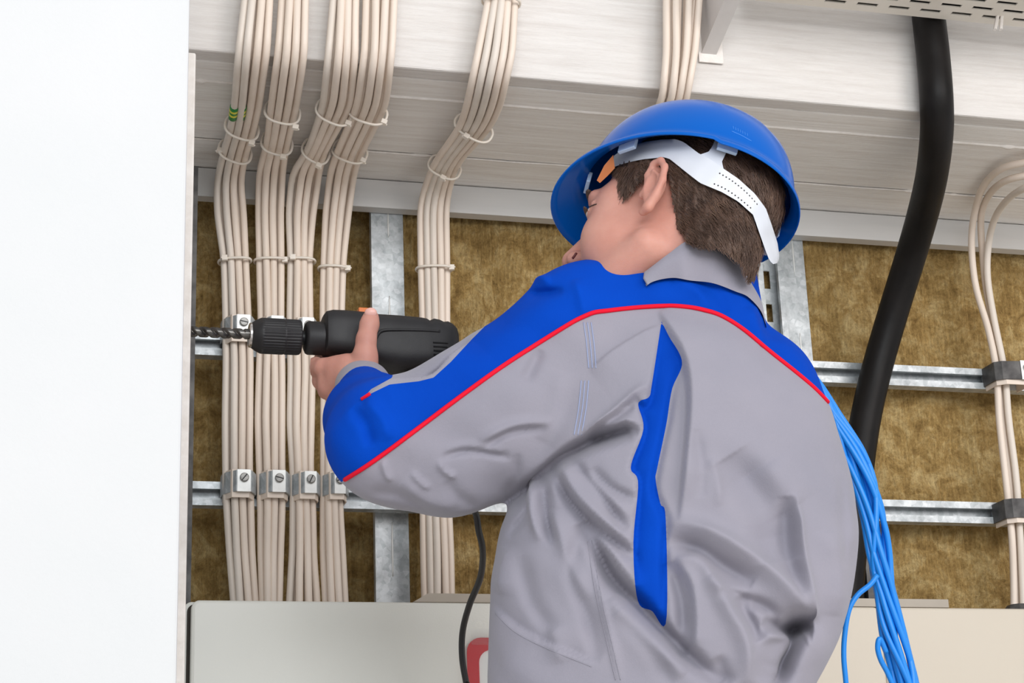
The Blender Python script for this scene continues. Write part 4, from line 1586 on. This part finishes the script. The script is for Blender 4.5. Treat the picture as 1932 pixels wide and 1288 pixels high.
Ti, _rest = biggest(Ti)
Tg2 = np.concatenate([Tg2, _rest])
jacket = mesh_obj('jacket', V3, Tg2, 'grey', person)
jacket['label'] = 'grey work jacket body and lower sleeves'
yk = mesh_obj('blue_yoke', V2, Tb, 'blue', jacket)
yk['label'] = 'royal blue shoulder yoke and upper sleeve'
pi_ = mesh_obj('pleat_insert', V3, Ti, 'blue', jacket)
pi_['label'] = 'royal blue stripe inside the back pleat'
surf_tube(JT, SEAM, 4.2, 1.2, 'piping', 'piping', jacket, 5)
surf_tube(JT, [(682, 754), (690, 749), (700, 742)], 3.4, 1.0, 'piping', 'piping', jacket, 3)
for off in (-7, 0, 7):
    surf_tube(JT, [(1108 + off, 606), (1114 + off, 650), (1118 + off, 696)], 0.9, 0.5, 'seam_stitching', 'stitch', jacket, 5, 5)
    surf_tube(JT, [(1104 + off, 716), (1099 + off, 770), (1090 + off, 822)], 0.9, 0.5, 'seam_stitching', 'stitch', jacket, 5, 5)
for poly in ([(1116, 1017), (1132, 1112), (1155, 1214), (1171, 1284)], [(1108, 1020), (1123, 1112), (1146, 1214), (1162, 1284)], [(934, 1156), (972, 1192), (1030, 1222), (1118, 1258)]):
    surf_tube(JT, poly, 0.8, 0.4, 'seam_stitching', 'grey', jacket, 5, 5)

# cuff of the left sleeve: short thick band round the wrist
ax_ = Q(684, 722, 306) - Q(692, 748, 236)
ax_ /= np.linalg.norm(ax_)
s1 = np.cross(ax_, [0, 1, 0]); s1 /= np.linalg.norm(s1)
s2 = np.cross(ax_, s1)
c0, c1 = Q(690, 746, 246), Q(684, 724, 312)
rings = []
for f, r in ((0.0, 57), (0.1, 61), (0.5, 60), (0.92, 57.5), (1.0, 56), (1.0, 50), (0.5, 49), (0.0, 50)):
    c = c0 + (c1 - c0) * f
    rings.append([to_world(c + s1 * r * math.cos(a) + s2 * r * 0.94 * math.sin(a)) for a in np.arange(48) / 48 * 2 * math.pi])
MB().loft(rings, caps=False).build('cuff', 'grey', jacket, True)
# cuff of the right sleeve
ax_ = Q(870, 820, 410) - Q(930, 840, 392)
ax_ /= np.linalg.norm(ax_)
s1 = np.cross(ax_, [0, 1, 0]); s1 /= np.linalg.norm(s1)
s2 = np.cross(ax_, s1)
rings = []
for f, r in ((0.0, 60), (0.1, 62), (0.9, 56), (1.0, 54), (1.0, 46), (0.0, 48)):
    c = Q(935, 841, 390) + (Q(890, 827, 404) - Q(935, 841, 390)) * f
    rings.append([to_world(c + s1 * r * math.cos(a) + s2 * r * math.sin(a)) for a in np.arange(40) / 40 * 2 * math.pi])
MB().loft(rings, caps=False).build('cuff', 'grey', jacket, True)

# collar: folded band round the neck
TOPC = [(1205, 520, 95), (1225, 506, 30), (1262, 478, -35), (1300, 453, -72), (1342, 455, -86), (1383, 476, -72), (1408, 508, -34), (1427, 560, 25), (1420, 610, 95), (1360, 640, 165), (1270, 610, 185), (1215, 555, 150)]
BOTC = [(1212, 548, 100), (1230, 532, 10), (1268, 524, -70), (1303, 529, -112), (1345, 534, -122), (1386, 549, -106), (1414, 562, -64), (1440, 596, 10), (1440, 640, 100), (1368, 668, 185), (1270, 640, 205), (1212, 585, 165)]
tp = catmull([Q(*p) for p in TOPC + [TOPC[0]]], 120)[:-1]
bt = catmull([Q(*p) for p in BOTC + [BOTC[0]]], 120)[:-1]


def in_front(P, trees, gap):
    out = []
    for p in P:
        x, y = pix(p)
        w = p[2]
        if w < 60:
            for tr_ in trees:
                q, nn = cast(tr_, x, y)
                if q is not None:
                    w = min(w, q[2] - gap)
        out.append(w)
    ww = np.array(out)
    ww = np.minimum(ww, smooth1(np.concatenate([ww, ww, ww]), 3)[len(ww):2 * len(ww)])
    return np.array([Q(*pix(p), w) for p, w in zip(P, ww)])


tp = in_front(tp, [BODY_TREE], 12)
bt = in_front(bt, [BODY_TREE, JT], 12)
cen = tp.mean(0)
def outw(P, c, k):
    d = P - c
    return P + d / np.linalg.norm(d, axis=1)[:, None] * k
mid = outw((tp + bt) / 2, cen, 7)
inn_t = outw(tp, cen, -7) + np.array([0, 3, 0])
inn_b = outw(bt, cen, -24)
rings = [bt, mid, tp, outw(tp, cen, -4) - np.array([0, 2, 0]), inn_t, inn_b]
MB().loft([to_world(r) for r in rings], caps=False).build('collar', 'grey', jacket, True)
print('jacket', len(V3), len(T))

# ---------------------------------------------------------------- hair
hs = SDF()
hell(hs, (-0.016, 0, 0.047), (0.102, 0.081, 0.090), 5)
hell(hs, (-0.060, 0, -0.030), (0.046, 0.060, 0.075), 30)
hell(hs, (0.004, 0.055, 0.020), (0.040, 0.020, 0.034), 12)
hell(hs, (0.004, -0.055, 0.020), (0.040, 0.020, 0.034), 12)
hs.cone(H(-0.055, 0, -0.03), 0.052 * MPU, Q(1400, 520, 20), 0.038 * MPU, 30)
hell(hs, (-0.012, 0.088, 0.004), (0.019, 0.016, 0.030), 3, '-')
VH, TH = hs.mesh(HO - 330, HO + 330, 3.4)
VH = relax(VH, TH, 1, 0.5)
HAIR = [(1150, 322), (1168, 340), (1160, 383), (1176, 379), (1190, 366), (1212, 336), (1228, 318), (1246, 318), (1262, 340), (1268, 372), (1273, 405), (1280, 434), (1297, 458), (1330, 470), (1360, 470), (1398, 500), (1412, 532), (1424, 530), (1433, 494), (1440, 462), (1452, 446), (1520, 446), (1520, 150), (1100, 150), (1100, 322)]
ph = pix(VH)
sh = poly_signed(ph, HAIR)
fr = np.random.default_rng(8)
sh = sh + 2.2 * np.sin(ph[:, 0] * 0.9 + ph[:, 1] * 0.35) * np.exp(-np.abs(sh) / 8)
VH2, THp, _ = split_mesh(VH, TH, sh)
NH = vertex_normals(VH2, THp)
# lumpy strand relief
hh = to_head(VH2)
ang = np.arctan2(hh[:, 1], hh[:, 0])
VH2 = VH2 + NH * (1.6 * np.sin(ang * 60 + hh[:, 2] * 180) + 1.2 * np.sin(ang * 23 - hh[:, 2] * 120))[:, None]
hair = mesh_obj('hair', VH2, THp, 'hair', person)
hair['label'] = 'short brown hair'
# separate strands laid over the surface
tri = THp[fr.choice(len(THp), 9000)]
bc = fr.dirichlet((1, 1, 1), 9000)
P0 = (VH2[tri] * bc[:, :, None]).sum(1)
Nn = NH[tri].mean(1)
vis = (Nn[:, 2] < 0.25)
P0, Nn = P0[vis], Nn[vis]
vs, fs = [], []
down = -HU - 0.55 * HF
for p, n in zip(P0, Nn):
    hp = to_head(p)
    flow = -HU * 1.0 - HF * (0.9 if hp[0] < 0.02 else -0.25) + fr.normal(0, 0.22, 3)
    flow -= n * (flow @ n)
    flow /= np.linalg.norm(flow) + 1e-9
    sd = np.cross(flow, n)
    L = fr.uniform(16, 34)
    w = fr.uniform(0.55, 0.95)
    base = len(vs)
    bend = fr.normal(0, 0.12)
    for s in (0, 0.35, 0.7, 1.0):
        c = p + flow * L * s + sd * L * bend * s * s + n * (0.6 + 3.2 * s * (1 - 0.55 * s))
        ww = w * (1 - 0.8 * s)
        vs += [c - sd * ww, c + sd * ww, c + n * ww]
    for k in range(3):
        a = base + 3 * k
        for i in range(3):
            j = (i + 1) % 3
            fs.append((a + i, a + j, a + 3 + j, a + 3 + i))
vs = np.array(vs)
fs = np.array(fs)
# trim strands that would run over the ear or skin
pv = poly_signed(pix(vs), [(x, y) for x, y in HAIR])
STRAP = [(1158, 294), (1175, 281), (1219, 267), (1275, 262), (1318, 289), (1365, 318), (1393, 337), (1424, 365), (1445, 393), (1456, 424), (1471, 486), (1459, 498), (1445, 474), (1433, 440), (1421, 405), (1393, 380), (1321, 345), (1264, 300), (1237, 298), (1158, 315)]
ps = poly_signed(pix(vs), STRAP)
keep = (pv[fs] > -6).all(1) & (ps[fs] < -2).all(1)
fs = fs[keep]
st = mesh_obj('hair_strands', vs, np.concatenate([fs[:, [0, 1, 2]], fs[:, [0, 2, 3]]]), 'strand', hair)
st['kind'] = 'stuff'

# eyebrow, eyelashes, eye
def head_blob(name, c, r, mat, parent, R=None):
    s = SDF()
    hell(s, c, r, 1, '+', R)
    m = max(r) * MPU * 1.25
    v, t = s.mesh(H(*c) - m, H(*c) + m, max(1.0, min(r) * MPU / 2.6))
    return mesh_obj(name, v, t, mat, parent)


head_blob('eye', (0.0745, 0.0375, 0.0095), (0.0115, 0.0140, 0.0080), 'eyewhite', person)
head_blob('eyelashes', (0.0835, 0.0420, 0.0100), (0.0032, 0.0120, 0.0020), 'hair', person)
head_blob('eyebrow', (0.0845, 0.036, 0.0345), (0.006, 0.019, 0.0040), 'hair', person)
surf_tube(BODY_TREE, [(1106, 399), (1111, 392), (1119, 387), (1127, 385)], 1.3, 0.4, 'eyelid_crease', 'hair', person, 3, 6)
surf_tube(BODY_TREE, [(1080, 488), (1084, 483), (1088, 477)], 2.6, 0.2, 'mouth_corner', 'lip', person, 2, 6)
tn = SDF()
tn.ell(Q(699.5, 590, 330), (13, 11, 8), None, 1)
v, t = tn.mesh(Q(699.5, 590, 330) - 18, Q(699.5, 590, 330) + 18, 1.6)
mesh_obj('thumbnail', v, t, 'nail', person)

# ---------------------------------------------------------------- hard hat
HC = (-0.006, 0.0, 0.060)
hat = empty('hard_hat', tuple(to_world(H(*HC))))
AF, AB, AL, HH = 0.116, 0.122, 0.103, 0.108


def hat_pt(th, t, inner):
    """t: 0 rim edge .. ; returns head-frame point"""
    c, s = math.cos(th), math.sin(th)
    a = AF if c > 0 else AB
    rx, ry = a - inner, AL - inner
    el = t * math.pi / 2
    k = math.cos(el) ** 0.82
    z = (HH - inner) * math.sin(el) ** 1.0
    f, l, u = rx * c * k, ry * s * k, z
    if inner == 0:
        # crown ribs running front to back
        for l0, wdt, amp in ((0.0, 0.019, 0.0090), (0.034, 0.006, 0.0030), (-0.034, 0.006, 0.0030)):
            u += amp * math.exp(-((l - l0) / wdt) ** 4) * max(0, math.sin(el)) ** 2.5
    return f, l, u


def brim(th):
    c = math.cos(th)
    p = max(0.0, c) ** 2.2
    out = 0.0085 + 0.024 * p
    drop = 0.008 + 0.013 * p + (0.004 if c < -0.5 else 0)
    return out, drop


nth, nt_ = 96, 22
rings = []
ths = [i / nth * 2 * math.pi for i in range(nth)]


def P3(f, l, u):
    return to_world(H(HC[0] + f, HC[1] + l, HC[2] + u))


for j in range(nt_):                                        # inner surface from top to rim
    t = 1 - j / (nt_ - 1)
    rings.append([P3(*hat_pt(th, min(t, 0.995), 0.0035)) for th in ths])


def brim_ring(frac, du):
    r = []
    for th in ths:
        f, l, u = hat_pt(th, 0, 0)
        out, drop = brim(th)
        n = np.array([f / AF ** 2, l / AL ** 2]); n /= np.linalg.norm(n)
        r.append(P3(f + n[0] * out * frac, l + n[1] * out * frac, u - drop * frac ** 1.4 + du))
    return r


rings.append(brim_ring(0.35, -0.0042))
rings.append(brim_ring(0.8, -0.0036))
rings.append(brim_ring(1.0, -0.0030))
rings.append(brim_ring(1.05, 0.0))
rings.append(brim_ring(0.98, 0.0028))
rings.append(brim_ring(0.7, 0.0018))
rings.append(brim_ring(0.3, 0.0012))
for j in range(nt_):
    t = j / (nt_ - 1)
    rings.append([P3(*hat_pt(th, min(max(t, 0.02), 0.995), 0)) for th in ths])
shell = MB().loft(rings).build('shell', 'helmet', hat, True)
tag(hat, 'blue plastic hard hat with white harness on the worker\'s head', 'hard hat')
# maker's small raised text block on the rear side of the shell: a line and a row of tiny bars
SHV, SHT = None, None


def strip(tree, A, B, lift, thick, name, mat, parent, n=40, wfix=None, wdef=20.0):
    """band between two picture polylines laid on a worker-frame surface"""
    a, b = resample(A, 1), resample(B, 1)
    a = np.stack([np.interp(np.linspace(0, 1, n), np.linspace(0, 1, len(a)), a[:, c]) for c in (0, 1)], 1)
    b = np.stack([np.interp(np.linspace(0, 1, n), np.linspace(0, 1, len(b)), b[:, c]) for c in (0, 1)], 1)
    rows = []
    m = 5
    last = None
    W = np.full((n, m), np.nan)
    XY = np.zeros((n, m, 2))
    for i in range(n):
        for j in range(m):
            p = a[i] + (b[i] - a[i]) * j / (m - 1)
            XY[i, j] = p
            q, nn = cast(tree, *p)
            if q is not None:
                W[i, j] = q[2] - lift
    if wfix is not None:
        W = wfix(W, XY)
    for i in range(n):                                        # fill misses from neighbours
        for j in range(m):
            if np.isnan(W[i, j]):
                ok = ~np.isnan(W)
                if not ok.any():
                    W[i, j] = wdef
                    continue
                ii, jj = np.where(ok)
                k = np.argmin((ii - i) ** 2 + (jj - j) ** 2)
                W[i, j] = W[ii[k], jj[k]]
    for _ in range(6):
        Wp = np.pad(W, 1, mode='edge')
        W = 0.5 * W + 0.125 * (Wp[:-2, 1:-1] + Wp[2:, 1:-1] + Wp[1:-1, :-2] + Wp[1:-1, 2:])
    F = np.array([[Q(*XY[i, j], W[i, j]) for j in range(m)] for i in range(n)])
    Bk = F + np.array([0, 0, thick])
    rings = [[to_world(F[i, j]) for j in range(m)] + [to_world(Bk[i, j]) for j in range(m - 1, -1, -1)] for i in range(n)]
    return MB().loft(rings).build(name, mat, parent, auto=1.0)


HT = bvh(VH2, THp)
UPE = [(1158, 294), (1175, 281), (1197, 273), (1219, 267), (1250, 263), (1275, 262.5), (1290, 268), (1318, 289), (1340, 300), (1365, 318), (1393, 337), (1424, 365), (1445, 393), (1456, 424), (1467, 458), (1471, 486), (1467, 496)]
LOE = [(1158, 315), (1175, 309), (1194, 304), (1215, 300), (1237, 298), (1252, 296), (1264, 300), (1299, 328), (1321, 345), (1345, 355), (1362, 362), (1393, 380), (1421, 405), (1433, 440), (1445, 474), (1452, 492), (1459, 498)]


def tailfix(W, XY):
    f = np.linspace(0, 1, len(W))
    return W - 16 * np.clip((f - 0.66) / 0.3, 0, 1)[:, None]


band = strip(HT, UPE, LOE, 13, 4, 'nape_strap', 'strap', hat, 60, tailfix)
band['label'] = 'white plastic nape strap'
strip(HT, [(1322, 291), (1337, 286), (1344, 276), (1350, 262)], [(1366, 322), (1362, 305), (1370, 288), (1377, 266)], 13, 4, 'strap_arm', 'strap', hat, 14)
strip(HT, [(1420, 408), (1429, 430), (1434, 455), (1436, 478)], [(1440, 400), (1448, 430), (1448, 460), (1446, 482)], 2, 3, 'strap_tail', 'strap', hat, 14)
# tiny adjustment holes
bv = np.array([v_.co for v_ in band.data.vertices]) + np.array(hat.location)
BT = BVHTree.FromPolygons([tuple(p) for p in from_world(bv)], [tuple(p_.vertices) for p_ in band.data.polygons])
for row in ([(1358, 327), (1375, 337), (1393, 350), (1411, 366), (1428, 385)], [(1348, 347), (1366, 355), (1385, 367), (1402, 380), (1416, 392)]):
    m = MB()
    for x, y in resample(catmull(row, 30), 7):
        q, nn = cast(BT, x, y)
        if q is None:
            continue
        c = Q(x, y, q[2] - 0.5)
        m.add([to_world(c + np.array([1.5 * math.cos(a), 1.5 * math.sin(a), 0.0])) for a in np.arange(8) / 8 * 2 * math.pi]
              + [to_world(c + np.array([1.5 * math.cos(a), 1.5 * math.sin(a), 1.2])) for a in np.arange(8) / 8 * 2 * math.pi],
              [tuple(range(8))] + [(i, (i + 1) % 8, (i + 1) % 8 + 8, i + 8) for i in range(8)])
    if m.v:
        m.build('adjustment_holes', 'gasket', band)
strip(BODY_TREE, [(1126, 340), (1140, 312), (1157, 292)], [(1132, 345), (1146, 332), (1160, 317)], 9, 4, 'sweatband', 'browpad', hat, 12)


sv = np.array([v_.co for v_ in shell.data.vertices]) + np.array(hat.location)
ST = BVHTree.FromPolygons([tuple(p) for p in from_world(sv)], [tuple(p_.vertices) for p_ in shell.data.polygons])
surf_tube(ST, [(1379, 247), (1398, 255), (1419, 267)], 0.8, 0.2, 'embossed_line', 'emboss', hat, 4, 5, False)
for k in range(7):
    x, y = 1383 + k * 4.4, 240 + k * 2.2
    surf_tube(ST, [(x, y - 3), (x + 1.2, y + 4)], 0.6, 0.1, 'embossed_letter', 'emboss', hat, 2, 5, False)


def hat_clip(th, w, h):
    f, l, u = hat_pt(th, 0, 0.004)
    c = np.array([f, l, u])
    tn_ = np.array([-math.sin(th) * AB, math.cos(th) * AL, 0]); tn_ /= np.linalg.norm(tn_)
    rd = np.array([math.cos(th), math.sin(th), 0])
    m = MB()
    vs = []
    for du in (-h, 0.004):
        for rr in (-0.004, 0.0005):
            for tt in (-w, w):
                vs.append(P3(*(c + tn_ * tt + rd * rr + np.array([0, 0, du]))))
    m.add(vs, [(0, 2, 3, 1), (4, 5, 7, 6), (0, 1, 5, 4), (2, 6, 7, 3), (0, 4, 6, 2), (1, 3, 7, 5)])
    return m.build('harness_clip', 'clip', hat, bevel=0.0008)


for th in (1.25, 2.25, 3.9, 5.2, 0.45):
    hat_clip(th, 0.011, 0.010)

# ---------------------------------------------------------------- trousers and boots down to the floor
hip = to_world(Q(1222, 1400, -246))
rings = []
for z, a, b in ((hip[2] + 0.03, 0.155, 0.105), (hip[2] - 0.05, 0.165, 0.115), (hip[2] - 0.16, 0.168, 0.118)):
    rings.append([(hip[0] + a * math.cos(t), hip[1] + b * math.sin(t), z) for t in np.arange(40) / 40 * 2 * math.pi])
tro = MB().loft(rings)
zk = hip[2] - 0.16
for sx in (-1, 1):
    rings = []
    for z, r, ox in ((zk + 0.06, 0.086, 0.080), (zk, 0.090, 0.085), (zk * 0.62, 0.076, 0.100), (zk * 0.55, 0.068, 0.105), (zk * 0.3, 0.066, 0.115), (0.07, 0.072, 0.120)):
        rings.append([(hip[0] + sx * ox + r * math.cos(t), hip[1] + r * 1.08 * math.sin(t), z) for t in np.arange(28) / 28 * 2 * math.pi])
    tro.loft(rings)
tro.build('trousers', 'trouser', person, True)
for sx in (-1, 1):
    cx, cyy = hip[0] + sx * 0.12, hip[1]
    rings = []
    for z, a, b, oy in ((0.0, 0.052, 0.145, 0.055), (0.025, 0.054, 0.148, 0.055), (0.05, 0.050, 0.135, 0.048), (0.09, 0.048, 0.085, 0.012), (0.16, 0.052, 0.060, 0.0)):
        rings.append([(cx + a * math.cos(t), cyy + oy + b * math.sin(t), z) for t in np.arange(28) / 28 * 2 * math.pi])
    MB().loft(rings).build('boot', 'boot', person, True)

# ---------------------------------------------------------------- blue wires hanging from the worker's shoulder
bw = empty('blue_wire_bundle', tuple(on_depth(1712, 1300, 1.99)))
BP = [(1490, 668, 2.06), (1530, 712, 2.045), (1572, 780, 2.03), (1606, 845, 2.02), (1630, 910, 2.01), (1648, 980, 2.0), (1660, 1050, 1.99), (1672, 1120, 1.98), (1686, 1200, 1.97), (1708, 1290, 1.96), (1722, 1360, 1.95), (1726, 1440, 1.94)]
bw_low = on_depth(*BP[-1])
bc_ = catmull([on_depth(*p) for p in BP] + [bw_low + np.array([0.0, 0.0, -0.12]), bw_low + np.array([-0.01, 0.0, -0.27]), bw_low + np.array([-0.03, 0.0, -0.42])], 110)
wid = np.interp(np.arange(110) / 109 * 14, [0, 2, 3, 4, 5, 6, 7, 8, 9, 11], [10, 16, 25, 27, 24, 26, 21, 26, 26, 26])
rngb = np.random.default_rng(4)
NW = 13
for k in range(NW):
    ph0 = k / NW * 2 * math.pi
    fq = rngb.uniform(0.8, 1.5) * (1 if k % 4 else -0.9)
    rk = 1.0 if k < 9 else 0.45
    pts = []
    wob = smooth1(rngb.normal(0, 1, 110), 6)
    for i in range(110):
        a = ph0 + fq * i / 109 * 2 * math.pi * 1.35 + wob[i] * 1.1
        r = wid[i] * rk * 0.80 * 1.98 / 3500
        pts.append(bc_[i] + RT * r * math.cos(a) + FW * r * 0.75 * math.sin(a) + UP * 0)
    MB().tube(pts, 0.0033, 8).build('wire', 'bluewire', bw, True)
LP = [(1655, 1085, 1.965), (1641, 1103, 1.96), (1618, 1122, 1.955), (1602, 1150, 1.95), (1594, 1195, 1.945), (1592, 1240, 1.94), (1597, 1300, 1.935), (1600, 1380, 1.93)]
lw = [on_depth(*p) for p in LP]
MB().tube(catmull(lw + [lw[-1] + np.array([0.005, 0, -0.15]), lw[-1] + np.array([0.03, 0, -0.32])], 50), 0.0029, 8).build('loose_wire', 'bluewire', bw, True)
LP = [(1672, 1230, 1.955), (1660, 1205, 1.95), (1656, 1222, 1.948), (1662, 1245, 1.948), (1676, 1272, 1.95), (1690, 1310, 1.95), (1700, 1380, 1.95)]
lw = [on_depth(*p) for p in LP]
MB().tube(catmull(lw + [lw[-1] + np.array([0.005, 0, -0.15]), lw[-1] + np.array([0.0, 0, -0.4])], 50), 0.0029, 8).build('loose_wire', 'bluewire', bw, True)
tag(bw, 'twisted hank of bright blue wires hanging behind the worker\'s shoulder', 'wire bundle')
